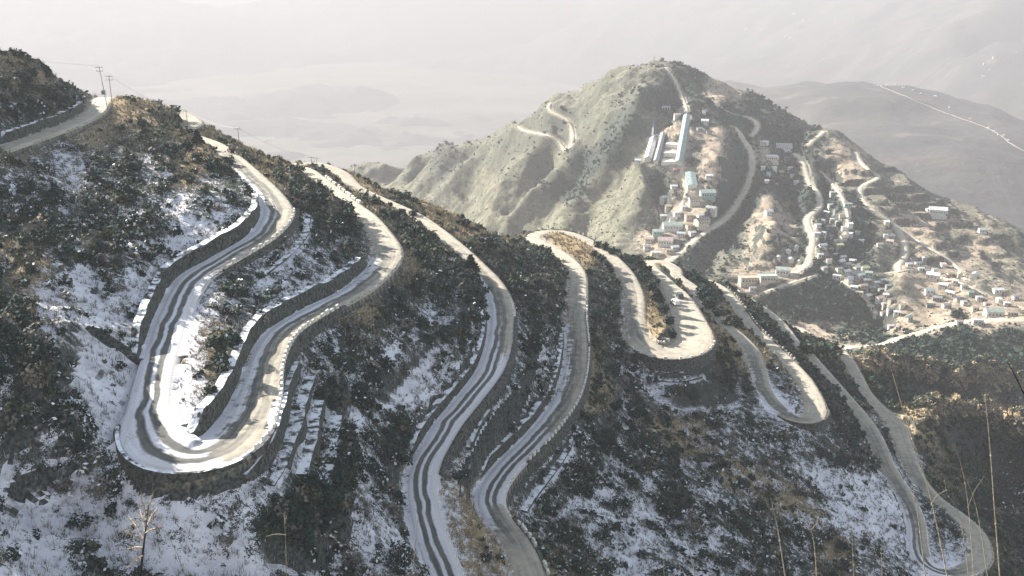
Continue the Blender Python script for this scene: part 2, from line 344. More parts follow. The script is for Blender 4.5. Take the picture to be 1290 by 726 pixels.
# relief: gullies running down the fall line, crags on the steep near face, hummocks
NZ = NZ+(fbm(GX, GY, 26, 4, 3)*1.6+(ridged(GX*.6+GY*.25, GY*.6-GX*.2, 15, 4, 21)-1.2)*.9)*away+fbm(GX, GY, 4.2, 3, 9)*.42*sstep(2.5, 7, bd)
NU, NV = proj(np.stack([GX, GY, NZ], -1))
def near_line(U, V, pts):
    d = np.full(U.shape, 1e9)
    for (a, b), (c, e) in zip(pts[:-1], pts[1:]):
        L = (c-a)**2+(e-b)**2+1e-9; t = np.clip(((U-a)*(c-a)+(V-b)*(e-b))/L, 0, 1)
        d = np.minimum(d, np.hypot(U-a-t*(c-a), V-b-t*(e-b)))
    return d
for pts, A, sg_ in [([(1158, 522), (1200, 512), (1250, 519), (1310, 535)], 5, 13), ([(1098, 455), (1140, 462), (1175, 470)], 5, 10), ([(1205, 478), (1240, 467), (1300, 490)], 6, 11), ([(1120, 492), (1200, 500), (1290, 513)], -7, 12), ([(1200, 555), (1260, 580), (1300, 600)], -5, 18), ([(1215, 590), (1235, 640), (1280, 690)], 3, 12)]:
    NZ = NZ+A*np.exp(-(near_line(NU, NV, pts)/sg_)**2)*away*(GX > 118)*(GY > 240)
NU, NV = proj(np.stack([GX, GY, NZ], -1))
crag = np.exp(-((NU-120)/95)**2-((NV-440)/95)**2)+.8*np.exp(-((NU-60)/90)**2-((NV-590)/80)**2)
NZ = NZ+away*np.clip(crag, 0, 1)*((ridged((GX+GY)*.5, (GX-GY)*1.3, 9, 4, 33)-1.1)*1.5+np.round(fbm(GX, GY, 12, 3, 35)*2.4)*.7)
def bil(xs, ys, Z, x, y):
    i = np.clip(np.searchsorted(xs, x)-1, 0, len(xs)-2); j = np.clip(np.searchsorted(ys, y)-1, 0, len(ys)-2)
    fx = np.clip((x-xs[i])/(xs[i+1]-xs[i]), 0, 1); fy = np.clip((y-ys[j])/(ys[j+1]-ys[j]), 0, 1)
    return (Z[j, i]*(1-fx)+Z[j, i+1]*fx)*(1-fy)+(Z[j+1, i]*(1-fx)+Z[j+1, i+1]*fx)*fy
def march(xs, ys, Z, u, v, t0, t1, n=900):
    """first hit of pixel rays with a height grid -> points, ok"""
    u = np.atleast_1d(np.asarray(u, float)); v = np.atleast_1d(np.asarray(v, float)); r = ray(u, v)
    hit = np.full(len(u), np.nan); prev = np.full(len(u), t0)
    for t in np.geomspace(t0, t1, n):
        p = r*t; ins = (p[:, 0] > xs[0]) & (p[:, 0] < xs[-1]) & (p[:, 1] > ys[0]) & (p[:, 1] < ys[-1])
        below = ins & (p[:, 2] < bil(xs, ys, Z, p[:, 0], p[:, 1])) & np.isnan(hit)
        hit[below] = (t+prev[below])/2; prev[:] = t
    ok = ~np.isnan(hit); p = r*np.where(ok, hit, t1)[:, None]
    p[:, 2] = bil(xs, ys, Z, p[:, 0], p[:, 1])
    return p, ok
BANK = np.where((np.hypot(RT_UV[:, 0]-188, (RT_UV[:, 1]-505)*.7) < 42), .75, 2.4)
NZ, EDGE, EIDX = carve(NX, NY, NZ, RT, 9.0, BANK, 6.0, 1.0, .14, 2.9, np.clip(fbm(GX, GY, 3.0, 2, 77), -.6, .6)*.7, .3)
BE = np.full(NZ.shape, 1e9)
for b in BENCH:
    uv = cr([(u, v) for u, v, z in b], 6); pp, ok = march(NX, NY, NZ, uv[:, 0], uv[:, 1], .07, .46)
    q = resample(np.c_[pp[ok], np.full(ok.sum(), .55)], .7)
    for _i in range(4):
        pd = np.pad(q[:, :3], ((3, 3), (0, 0)), mode='edge'); q[:, :3] = sum(pd[k:k+len(q)] for k in range(7))/7
    Z2, e2, i2 = carve(NX, NY, NZ, q-np.array([0, 0, .35, 0]), 2.6, 1.5, 1.5, .1, 0)
    far = EDGE > 1.6
    NZ = np.where(far, Z2, NZ); BE = np.minimum(BE, np.where(far, e2, 1e9))
NU, NV = proj(np.stack([GX, GY, NZ], -1))

def near_hit(u, v): return march(NX, NY, NZ, u, v, .07, .46)
def gauss_tab(tab, U, V, sig, keep=None):
    """smooth lookup of scattered values (u, v, a, b, ...) placed on the slope"""
    tab = np.asarray(tab, float); n = tab.shape[1]-2; num = np.zeros((n,)+U.shape); den = np.full(U.shape, 1e-9)
    for r in tab:
        w = np.exp(-((U-r[0])**2+(V-r[1])**2)/(2*sig*sig)); w += 1e-5/(1+((U-r[0])**2+(V-r[1])**2)/1e4)
        den += w
        for k in range(n): num[k] += w*r[2+k]
    return num/den
# ------------------------------------------------------------------ what grows or lies where: pixel u, v, snow, shrub, dry grass
COVER = [
 (0, 90, 0, .5, .6), (30, 110, .15, .8, .3), (80, 125, .25, .8, .1), (30, 150, .3, .75, .0), (100, 135, .25, .6, .2), (60, 95, 0, .5, .8),
 (150, 125, 0, .25, .9), (170, 140, 0, .45, .8), (200, 150, 0, .6, .5), (120, 165, .2, .3, .7), (30, 195, .3, .4, .5), (240, 170, 0, .3, .9), (215, 185, .15, .8, .2), (160, 170, .15, .7, .4),
 (40, 230, .55, .6, .1), (100, 215, .6, .5, .1), (150, 215, .3, .85, 0), (200, 215, .5, .6, .1), (245, 215, .25, .35, .9), (280, 195, 0, .6, .6), (300, 230, .3, .7, .1), (270, 240, .55, .5, .0),
 (30, 270, .25, .95, 0), (90, 270, .3, .9, 0), (140, 260, .35, .85, .1), (190, 270, .5, .7, .1), (240, 270, .7, .45, 0), (290, 270, .65, .5, 0), (320, 255, .6, .5, 0), (220, 310, .8, .35, 0), (260, 300, .75, .4, 0), (180, 320, .55, .65, 0), (100, 320, .35, .85, 0), (140, 345, .35, .7, 0),
 (20, 330, .2, .8, .5), (40, 350, .5, .3, .8), (10, 390, .1, .95, .2), (70, 380, .85, .3, .3), (100, 350, .8, .4, 0), (80, 430, .95, .15, 0), (120, 400, .85, .3, 0), (160, 400, .75, .4, 0), (180, 360, .8, .35, 0), (110, 470, .9, .25, 0), (150, 450, .75, .4, 0), (170, 480, .9, .2, 0), (40, 440, .4, .8, 0), (30, 490, .35, .85, 0), (80, 500, .45, .75, 0), (130, 510, .75, .35, 0), (145, 535, .95, .05, 0),
 (60, 540, .6, .6, 0), (20, 560, .5, .65, 0), (110, 560, .45, .7, 0), (150, 580, .5, .6, 0), (30, 620, .75, .35, 0), (80, 620, .5, .6, 0), (50, 690, .8, .35, 0), (110, 680, .5, .65, 0), (140, 640, .55, .6, 0), (180, 610, .85, .3, 0), (230, 610, .55, .65, .1), (220, 660, .75, .4, 0), (260, 690, .85, .3, 0), (300, 640, .6, .5, 0), (300, 700, .8, .35, 0), (350, 660, .4, .75, 0), (340, 710, .65, .5, 0), (290, 605, .6, .5, 0), (320, 600, .7, .4, 0),
 (235, 460, .97, .05, .1), (225, 510, .97, .1, 0), (240, 545, .95, .1, 0), (250, 430, .8, .15, .6), (245, 485, .85, .05, .6), (275, 420, .35, .6, .7), (265, 470, .4, .5, .7), (285, 450, .3, .6, .5), (270, 520, .7, .35, .3), (255, 395, .6, .5, .3),
 (310, 370, .35, .8, 0), (350, 370, .7, .45, 0), (380, 350, .7, .45, 0), (400, 330, .55, .6, 0), (360, 330, .5, .6, 0), (410, 360, .75, .35, 0), (310, 400, .5, .6, 0), (330, 390, .65, .5, 0), (430, 300, .3, .85, 0), (400, 270, .2, .9, .1), (420, 330, .5, .6, 0), (440, 310, .35, .7, .1), (370, 235, .1, .8, .5), (400, 245, .1, .85, .3), (340, 200, 0, .5, .9), (360, 215, 0, .5, .8),
 (440, 230, 0, .5, .8), (480, 260, 0, .6, .6), (510, 290, .05, .8, .4), (540, 310, .1, .9, .1), (515, 330, .15, .5, .7), (520, 360, .15, .7, .5), (560, 350, .25, .9, 0), (590, 380, .35, .85, 0), (430, 400, .2, .7, .5), (460, 390, .1, .6, .7), (500, 380, .2, .85, .2), (480, 420, .35, .7, .4), (540, 400, .35, .8, 0), (580, 420, .5, .65, 0), (600, 400, .5, .7, 0), (450, 430, .35, .75, .3), (420, 440, .45, .65, .1), (470, 470, .6, .5, .4), (510, 450, .85, .25, 0), (530, 480, .85, .25, 0), (515, 500, .9, .2, 0), (560, 470, .6, .6, 0), (590, 450, .55, .6, 0), (450, 480, .55, .6, 0), (430, 520, .5, .6, 0), (470, 530, .35, .8, 0), (500, 540, .3, .85, 0), (540, 540, .35, .75, 0), (440, 580, .2, .9, .2), (480, 600, .35, .75, .2), (400, 600, .35, .75, .1), (450, 640, .25, .8, .3), (480, 640, .7, .45, 0), (430, 690, .25, .85, .2), (490, 690, .7, .4, 0), (380, 650, .25, .9, 0), (370, 690, .4, .7, 0), (510, 620, .3, .8, 0), (380, 530, .5, .6, 0), (360, 560, .55, .5, 0), (345, 600, .5, .5, 0),
 (560, 265, 0, .3, 1), (600, 280, 0, .5, .9), (640, 290, 0, .5, .9), (620, 310, .05, .8, .4), (660, 310, .1, .8, .3), (650, 340, .1, .9, .2), (690, 340, .2, .9, 0), (680, 380, .3, .9, 0), (660, 400, .4, .8, 0), (700, 370, .25, .9, 0), (680, 430, .5, .65, 0), (670, 460, .4, .75, 0), (690, 490, .4, .75, 0), (650, 500, .45, .7, 0), (630, 520, .5, .6, 0), (650, 540, .65, .5, 0), (600, 560, .5, .6, .1), (580, 590, .5, .5, .4),
 (575, 640, .75, .02, .9), (590, 670, .35, .1, 1), (605, 690, .3, .3, 1), (570, 690, .8, .02, .7), (600, 720, .4, .3, .9), (590, 630, .4, .3, 1),
 (720, 305, 0, .05, 1), (740, 325, 0, .25, 1), (760, 350, .15, .85, 0), (770, 390, .25, .9, 0), (750, 410, .2, .75, .5), (780, 430, .2, .9, 0), (760, 450, .15, .6, .6), (760, 490, .15, .7, .7), (790, 460, .3, .85, 0), (820, 380, 0, .2, 1), (825, 420, .1, .05, 1), (845, 400, 0, .7, .3), (820, 350, 0, .7, .3),
 (840, 470, .4, .8, 0), (840, 500, .65, .5, 0), (870, 500, .4, .7, .2), (800, 510, .3, .8, .2), (830, 530, .2, .7, .8), (860, 540, .25, .6, .7), (780, 550, .3, .8, 0), (760, 580, .4, .75, 0), (720, 600, .4, .8, 0), (740, 640, .55, .6, .1), (760, 660, .75, .4, .1), (800, 640, .6, .55, 0), (820, 600, .5, .6, 0), (800, 590, .35, .8, 0), (840, 620, .15, .95, 0), (790, 690, .8, .35, 0), (750, 700, .5, .5, .5), (840, 690, .5, .6, 0), (700, 630, .35, .7, .2), (720, 670, .3, .8, .4), (710, 700, .3, .7, .6),
 (900, 420, 0, .5, .7), (920, 450, 0, .4, .9), (900, 460, .05, .85, .2), (930, 480, .1, .8, .3), (870, 360, 0, .8, .2), (900, 500, .4, .7, .3), (880, 560, .3, .6, .7), (910, 570, .45, .5, .5), (880, 600, .45, .6, .1), (930, 540, .5, .6, .1), (960, 560, .5, .6, 0), (920, 600, .3, .6, .7), (960, 600, .35, .6, .7), (990, 620, .3, .6, .8), (900, 640, .5, .6, 0), (940, 650, .3, .8, .2), (980, 560, .3, .8, 0), (1000, 590, .5, .5, 0), (1020, 640, .45, .55, .6), (1000, 680, .35, .75, .2), (1060, 700, .25, .7, .7), (950, 700, .4, .7, .1), (880, 700, .65, .5, 0), (1060, 620, .8, .35, 0), (1080, 650, .9, .25, 0), (1110, 660, .85, .3, 0), (1040, 600, .6, .5, 0), (1090, 620, .7, .4, 0), (1120, 690, .6, .5, 0), (1050, 560, .3, .8, .1), (1010, 550, .5, .5, .3), (1080, 570, .2, .9, 0), (1100, 700, .5, .5, .3), (1040, 540, .35, .6, .2),
 (990, 500, .75, .35, 0), (995, 480, .3, .6, .4), (960, 430, 0, .4, .8), (1040, 500, .1, .9, .1), (1020, 470, 0, .9, .1), (980, 415, 0, .9, .1), (1060, 520, .15, .9, 0), (1110, 540, .4, .4, .2), (1130, 590, .5, .3, .2), (1120, 560, .2, .7, .2),
 (1045, 440, 0, .9, .4), (1040, 425, 0, .5, .7), (1075, 440, 0, .5, .8), (1100, 455, 0, .75, .8), (1150, 462, 0, .75, .7), (1170, 485, 0, 1, .1), (1120, 485, 0, 1, .1), (1220, 490, 0, 1, .1), (1240, 466, 0, .7, .8), (1290, 495, .1, .9, .4), (1160, 520, 0, .7, .9), (1210, 512, 0, .7, .9), (1270, 530, 0, .75, .8), (1190, 545, 0, .8, .6), (1240, 560, 0, 1, .1), (1290, 570, .1, .95, .2), (1200, 600, 0, .8, .5), (1240, 630, 0, .95, .2), (1290, 650, .15, .95, .1), (1260, 690, 0, .8, .5), (1210, 690, .5, .5, .1), (1200, 720, .8, .3, 0), (1290, 720, 0, .8, .4), (1180, 660, .4, .6, 0),
 (1150, 430, 0, .85, .1), (1250, 440, 0, .85, .1), (1200, 420, 0, .6, .4)]
cv = gauss_tab(COVER, np.clip(NU, -60, 1350), np.clip(NV, 40, 780), 15)
SNOW, SHRUB, DRY = cv; SNOW = np.minimum(SNOW, .84); SHRUB = np.maximum(SHRUB, .12)
# nothing white on the far side of the crest
def blur(A, r):
    for ax in (0, 1):
        for _i in range(2):
            c = np.cumsum(np.pad(A, [(r+1, r) if k == ax else (0, 0) for k in (0, 1)], mode='edge'), axis=ax)
            A = (np.take(c, range(2*r+1, c.shape[ax]), ax)-np.take(c, range(0, c.shape[ax]-2*r-1), ax))/(2*r+1)
    return A
HOLLOW = np.clip(blur(NZ, 5)-NZ, -.6, .6)*sstep(2, 5, EDGE)     # drifts gather in the hollows, brush on the hummocks
SNOW = np.where(SNOW > .04, np.clip(SNOW+.55*HOLLOW, 0, .9), SNOW); SHRUB = np.clip(SHRUB-.45*HOLLOW, .05, 1)
steepx = np.gradient(NZ, axis=1)/np.gradient(NX)[None, :]; steepy = np.gradient(NZ, axis=0)/np.gradient(NY)[:, None]
STEEP = np.hypot(steepx, steepy)
SNOW = np.where(BE < .5, np.maximum(SNOW, .75), SNOW)
ROCK = np.clip(crag, 0, 1)*sstep(.9, 1.7, STEEP)
VERGE = sstep(2.2, .2, EDGE)*sstep(.9, .35, np.abs(NZ-RT[np.clip(EIDX, 0, None), 2]))       # trodden verge along the road bed
SN_ROAD = np.where(EIDX >= 0, RT[np.clip(EIDX, 0, None), 4], 0)

# ------------------------------------------------------------------ materials
def mat_ground():
    t = NT('hillside_ground'); p = t.pos()
    sn, sh, dr, ve, rs = (t.attr(k) for k in ('snow', 'shrub', 'dry', 'verge', 'roadsnow'))
    nz = t.n('NewGeometry').outputs['True Normal']; sx = t.n('SeparateXYZ'); t.l(nz, sx.inputs[0]); upz = sx.outputs[2]
    n1 = t.noise(.55, 6, .68, p, .4); n2 = t.noise(2.2, 4, .65, p); n3 = t.noise(.16, 3, .5, p); n4 = t.noise(6.5, 3, .6, p)
    soil = t.mix(t.step(n2, .3, .7), (.026, .036, .031), (.095, .088, .068))
    brush = t.mix(t.step(n1, .35, .68), (.011, .024, .022), (.045, .056, .043))
    grass = t.mix(t.step(n4, .3, .72), (.15, .105, .055), (.42, .33, .20))
    c = t.mix(t.step(t.math('ADD', sh, t.math('MULTIPLY', t.math('SUBTRACT', n1, .5), 1.5)), .25, .6), soil, brush)
    c = t.mix(t.step(t.math('ADD', dr, t.math('MULTIPLY', t.math('SUBTRACT', n2, .5), 1.3)), .42, .72), c, grass)
    rock = t.mix(t.step(n2, .35, .65), (.008, .016, .016), (.085, .090, .083))
    steep = t.step(t.math('ADD', upz, t.math('MULTIPLY', t.math('SUBTRACT', n1, .5), .5)), .62, .38)
    c = t.mix(steep, c, rock)
    earth = t.mix(t.step(n2, .3, .7), (.20, .16, .11), (.46, .40, .31))
    c = t.mix(t.math('MULTIPLY', ve, t.step(n1, .30, .55)), c, earth)
    sv = t.math('ADD', t.math('MULTIPLY', t.math('SUBTRACT', n1, .5), 1.9), t.math('MULTIPLY', t.math('SUBTRACT', n4, .5), 1.6))
    sv = t.math('ADD', sv, t.math('MULTIPLY', t.math('SUBTRACT', n2, .5), .9))
    sb = t.math('ADD', t.math('MULTIPLY', sn, 1.0), t.math('MULTIPLY', t.math('MULTIPLY', ve, rs), .5))
    smask = t.math('MULTIPLY', t.step(t.math('ADD', sb, sv), .46, .66), t.step(upz, .45, .66))
    snow = t.mix(t.step(n3, .3, .7), (.60, .575, .615), (.74, .715, .75))
    c = t.mix(smask, c, snow)
    hb = t.math('ADD', n2, t.math('MULTIPLY', n4, .6))
    return t.bsdf(c, .92, hb, .9, .28)
def mat_road():
    t = NT('mountain_road_surface'); lat, alo, sn, out = t.attr('lat'), t.attr('along'), t.attr('snow'), t.attr('out')
    p = t.pos(); n1 = t.noise(.5, 5, .6, p); n2 = t.noise(2.5, 4, .6, p); n3 = t.noise(.12, 3, .5, p)
    # long streaks along the direction of travel
    cx = t.n('CombineXYZ'); t.l(t.math('MULTIPLY', lat, 5.0), cx.inputs[0]); t.l(t.math('MULTIPLY', alo, .05), cx.inputs[1]); st = t.noise(1.6, 4, .6, cx.outputs[0])
    wob = t.math('ADD', lat, t.math('MULTIPLY', t.math('ADD', t.math('SUBTRACT', n3, .5), t.math('MULTIPLY', t.math('SUBTRACT', n1, .5), .12)), .62))
    al = t.math('ABSOLUTE', wob)
    asph = t.mix(t.step(st, .35, .65), (.075, .077, .072), (.15, .145, .125))
    dust = t.mix(t.step(n2, .3, .7), (.26, .215, .155), (.40, .345, .26))
    dusty = t.step(t.math('ADD', al, t.math('MULTIPLY', t.math('SUBTRACT', n1, .5), 1.1)), .35, .95)
    c = t.mix(t.math('MULTIPLY', dusty, t.math('SUBTRACT', 1.0, t.math('MULTIPLY', sn, .55))), asph, dust)
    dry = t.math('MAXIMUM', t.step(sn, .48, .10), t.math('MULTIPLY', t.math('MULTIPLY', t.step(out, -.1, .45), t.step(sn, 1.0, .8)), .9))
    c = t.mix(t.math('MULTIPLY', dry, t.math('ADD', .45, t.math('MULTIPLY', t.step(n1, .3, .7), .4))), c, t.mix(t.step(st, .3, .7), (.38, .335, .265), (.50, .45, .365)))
    patch = t.step(t.math('ADD', n1, t.math('MULTIPLY', st, .5)), .62, .95)
    c = t.mix(t.math('MULTIPLY', patch, .6), c, (.36, .31, .24))
    # two wheel tracks stay bare
    tr = t.math('ABSOLUTE', t.math('SUBTRACT', t.math('ABSOLUTE', t.math('ADD', wob, .08)), .25))
    trackmask = t.step(tr, .20, .09)
    centre = t.step(t.math('ABSOLUTE', t.math('ADD', wob, .08)), .46, .30)
    bare = t.math('MAXIMUM', trackmask, t.math('MULTIPLY', centre, t.step(sn, .95, .5)))
    sm = t.math('ADD', t.math('ADD', t.math('MULTIPLY', sn, 1.25), t.math('MULTIPLY', al, .38)), t.math('MULTIPLY', t.math('SUBTRACT', t.math('ADD', n1, t.math('MULTIPLY', st, .6)), .8), 1.0))
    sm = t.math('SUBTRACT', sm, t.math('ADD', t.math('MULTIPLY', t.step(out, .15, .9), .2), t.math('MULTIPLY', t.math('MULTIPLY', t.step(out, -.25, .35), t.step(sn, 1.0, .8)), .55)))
    smask = t.math('MULTIPLY', t.step(sm, .66, .98), t.math('SUBTRACT', 1.0, t.math('MULTIPLY', bare, .93)))
    smask = t.math('MULTIPLY', smask, t.step(sn, .015, .12))
    slush = t.step(t.math('ADD', n2, t.math('MULTIPLY', n1, .6)), .86, 1.02)
    snow = t.mix(t.step(st, .3, .7), (.54, .515, .54), (.67, .65, .68))
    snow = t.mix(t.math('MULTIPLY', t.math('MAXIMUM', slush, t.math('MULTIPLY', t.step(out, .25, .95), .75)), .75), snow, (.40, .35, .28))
    c = t.mix(smask, c, snow)
    c = t.mix(t.math('MULTIPLY', trackmask, t.math('MULTIPLY', sn, .7)), c, (.05, .055, .055))
    return t.bsdf(c, .9, n2, .3, .05)
M_GROUND, M_ROAD = mat_ground(), mat_road()
def mat_stone(name, a, b, sc=1.6, snowy=0.0):
    t = NT(name); p = t.pos(); v = t.n('TexBrick'); t.l(p, v.inputs['Vector'])
    n = t.noise(sc, 5, .65, p); n2 = t.noise(.4, 3, .5, p); vo = t.voro(1.9, p)
    c = t.mix(t.step(n, .3, .7), a, b); c = t.mix(t.step(vo, .5, .75), c, tuple(x*.35 for x in a))
    c = t.mix(t.math('MULTIPLY', t.step(n2, .5, .7), .5), c, (.05, .06, .045))
    return t.bsdf(c, .9, t.math('SUBTRACT', n, vo), .8, .12)
M_WALL = mat_stone('rubble_masonry', (.035, .038, .035), (.12, .118, .106))
M_KERB = simple('weathered_whitewash', (.58, .55, .49), .3, 2.5)
M_KERB2 = simple('bare_stone_block', (.24, .225, .20), .35, 2.5)

# ------------------------------------------------------------------ the near hillside
keep = np.ones(NZ.shape, bool)
F = grid_faces(len(NY), len(NX))
mesh_np('hillside', np.stack([GX, GY, NZ], -1).reshape(-1, 3), F, M_GROUND,
        dict(snow=SNOW, shrub=SHRUB, dry=DRY, verge=VERGE*(EIDX >= 0), roadsnow=SN_ROAD), True, kind='structure')

def ribbon(name, P, mat, lift=.0, over=.45, cols=9, zgrid=None):
    T = tangents(P); N = np.stack([-T[:, 1], T[:, 0]], -1); lat = np.linspace(-1, 1, cols)
    hw = P[:, 3]+over
    XY = P[:, None, :2]+N[:, None, :]*(lat[None, :, None]*hw[:, None, None])
    Z = np.repeat(P[:, 2:3], cols, 1)+lift-.10*np.abs(lat[None, :])**4-.0
    Z[:, 0] -= .35; Z[:, -1] -= .35
    V = np.concatenate([XY, Z[..., None]], -1).reshape(-1, 3)
    side = np.zeros(len(P))
    if len(P) == len(RT):
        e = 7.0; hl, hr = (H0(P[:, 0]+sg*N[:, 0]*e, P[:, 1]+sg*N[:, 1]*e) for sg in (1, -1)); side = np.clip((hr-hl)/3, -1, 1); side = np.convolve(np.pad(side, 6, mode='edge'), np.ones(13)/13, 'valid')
    along = np.repeat(np.arange(len(P))[:, None], cols, 1); s = P[:, 4] if P.shape[1] > 4 else np.zeros(len(P))
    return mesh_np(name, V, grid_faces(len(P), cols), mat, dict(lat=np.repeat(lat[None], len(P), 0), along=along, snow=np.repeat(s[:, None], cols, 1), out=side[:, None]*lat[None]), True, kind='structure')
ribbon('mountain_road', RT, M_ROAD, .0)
# ------------------------------------------------------------------ village hill
HX = np.arange(-620, 960, 2.2); HY = np.arange(520, 2000, 2.2)
HZ = upsampled(H0, HX, HY, 9.0)
QX, QY = np.meshgrid(HX, HY)
U0, V0 = proj(np.stack([QX, QY, HZ], -1))
def near_line(U, V, pts):
    d = np.full(U.shape, 1e9)
    for (a, b), (c, e) in zip(pts[:-1], pts[1:]):
        L = (c-a)**2+(e-b)**2+1e-9; t = np.clip(((U-a)*(c-a)+(V-b)*(e-b))/L, 0, 1)
        d = np.minimum(d, np.hypot(U-a-t*(c-a), V-b-t*(e-b)))
    return d
# spurs and gullies of the hill, pixel lines; height, width in pixels
for pts, A, s in [
 ([(812, 120), (790, 165), (760, 215), (725, 265), (690, 300)], 9, 13), ([(852, 112), (812, 165), (775, 215), (745, 262), (735, 290)], -11, 15),
 ([(724, 188), (700, 225), (668, 262), (640, 290)], 8, 11), ([(738, 200), (715, 235), (690, 270), (680, 290)], -8, 10), ([(690, 175), (655, 215), (610, 255)], 7, 11), ([(700, 195), (672, 225), (640, 262)], -7, 9),
 ([(640, 165), (600, 205), (560, 240)], 6, 11), ([(655, 180), (620, 215), (590, 245)], -6, 9), ([(560, 190), (520, 225), (490, 245)], 6, 11), ([(590, 195), (550, 228), (520, 250)], -5, 9),
 ([(800, 215), (812, 250), (790, 290), (770, 320)], 6, 11), ([(830, 228), (836, 262), (826, 285)], -6, 8),
 ([(905, 140), (912, 190), (900, 235)], 5, 15), ([(945, 215), (935, 255), (905, 300), (885, 325)], -8, 15), ([(1000, 170), (985, 200), (1000, 250)], -8, 14), ([(1045, 215), (1040, 250), (1050, 300)], -8, 10),
 ([(965, 255), (975, 290), (960, 320)], 6, 16), ([(1095, 300), (1060, 320), (1090, 350)], -4, 12), ([(1120, 340), (1100, 370), (1110, 400)], -6, 12), ([(1040, 160), (1080, 200), (1120, 260)], 4, 14)]:
    HZ += 1.6*A*np.exp(-(near_line(U0, V0, pts)/s)**2)
soft = sstep(560, 640, QY)
HZ += soft*(fbm(QX, QY, 70, 5, 41)*6+(ridged(QX*.8+QY*.3, QY*.5-QX*.3, 55, 4, 43)-1.2)*4.0)
# cultivation terraces
tz = np.exp(-(np.clip(np.hypot((U0-1160)/95, (V0-250)/45)-.6, 0, 9)/.35)**2)+.8*np.exp(-(np.clip(np.hypot((U0-1215)/70, (V0-320)/40)-.5, 0, 9)/.4)**2)+.7*np.exp(-(np.hypot((U0-1080)/30, (V0-225)/20)/1)**2)+.6*np.exp(-(np.hypot((U0-940)/60, (V0-335)/18))**2)
tz = np.clip(tz, 0, 1); q = (HZ+fbm(QX, QY, 60, 2, 47)*2)/6.4; fr = q-np.floor(q)
HZ = HZ+tz*6.4*(np.floor(q)+sstep(.70, 1.0, fr)-q)
def hill_hit(u, v): return march(HX, HY, HZ, u, v, .42, 1.5, 700)

HROADS = dict(
 ridge=([(697, 127), (690, 135), (700, 143), (716, 151), (721, 163), (722, 178), (718, 188), (711, 188), (706, 179), (693, 171), (673, 167), (659, 164), (652, 158)], 1.7),
 stairs=([(838, 84), (848, 96), (854, 108), (860, 122), (864, 133), (867, 144)], 1.0),
 main=([(920, 157), (928, 161), (935, 174), (944, 186), (948, 199), (948, 212), (945, 226), (939, 240), (930, 254), (920, 273 - 4), (906, 281), (889, 292), (874, 303), (862, 315), (848, 326), (834, 336)], 2.3),
 upper=([(893, 124), (905, 134), (925, 144), (941, 147), (951, 151), (956, 159), (949, 168), (944, 173)], 1.8),
 east=([(1000, 193), (1011, 201), (1016, 215), (1019, 229), (1028, 240), (1034, 252), (1030, 263), (1018, 273), (1019, 286), (1024, 298), (1022, 312), (1021, 329), (1012, 338), (998, 346), (975, 351)], 2.2),
 spur=([(1031, 157), (1039, 163), (1035, 169), (1024, 176), (1016, 185)], 1.9),
 terrace=([(1078, 190), (1085, 205), (1095, 214), (1106, 221), (1102, 228), (1087, 232), (1083, 240), (1086, 251), (1096, 261), (1109, 271), (1122, 277), (1131, 288), (1138, 304), (1142, 315), (1138, 325), (1132, 334), (1134, 346)], 1.9),
 valley=([(1005, 413), (1040, 436), (1070, 438), (1100, 435), (1130, 428), (1160, 420), (1190, 411), (1220, 405), (1260, 403), (1296, 405)], 3.2),
 cut=([(1062, 259), (1090, 262), (1118, 276), (1145, 295), (1170, 312), (1194, 325), (1210, 341), (1218, 354)], 1.3),
 rim=([(949, 374), (966, 367), (985, 360), (1004, 354), (1020, 349), (1034, 345)], 1.1),
 lower=([(1058, 351), (1080, 368), (1098, 384), (1106, 400)], 1.2),
 contour=([(1070, 341), (1110, 345), (1150, 340), (1180, 348), (1215, 358), (1250, 375)], 1.0),
 lane=([(1032, 213), (1046, 228), (1058, 243), (1064, 256), (1068, 272), (1066, 292), (1062, 306)], 1.2),
 temple=([(867, 144), (858, 212), (862, 226), (866, 240), (860, 256), (858, 268)], 1.6))
hroad_pts = {}
for k, (px, w) in HROADS.items():
    q = cr(np.array(px, float), 8); p, ok = hill_hit(q[:, 0], q[:, 1]); p = p[ok]
    p = resample(np.c_[p, np.full(len(p), w)], 2.0)
    if len(p) > 9:
        for _i in range(3):
            pad = np.pad(p[:, :3], ((3, 3), (0, 0)), mode='edge'); p[:, :3] = sum(pad[j:j+len(p)] for j in range(7))/7
    hroad_pts[k] = p
HE = np.full(HZ.shape, 1e9)
for k, p in hroad_pts.items():
    HZ, e, _i = carve(HX, HY, HZ, p, 9.0, 1.1, 1.3, 1.6, .35); HE = np.minimum(HE, e)
HU, HV = proj(np.stack([QX, QY, HZ], -1))
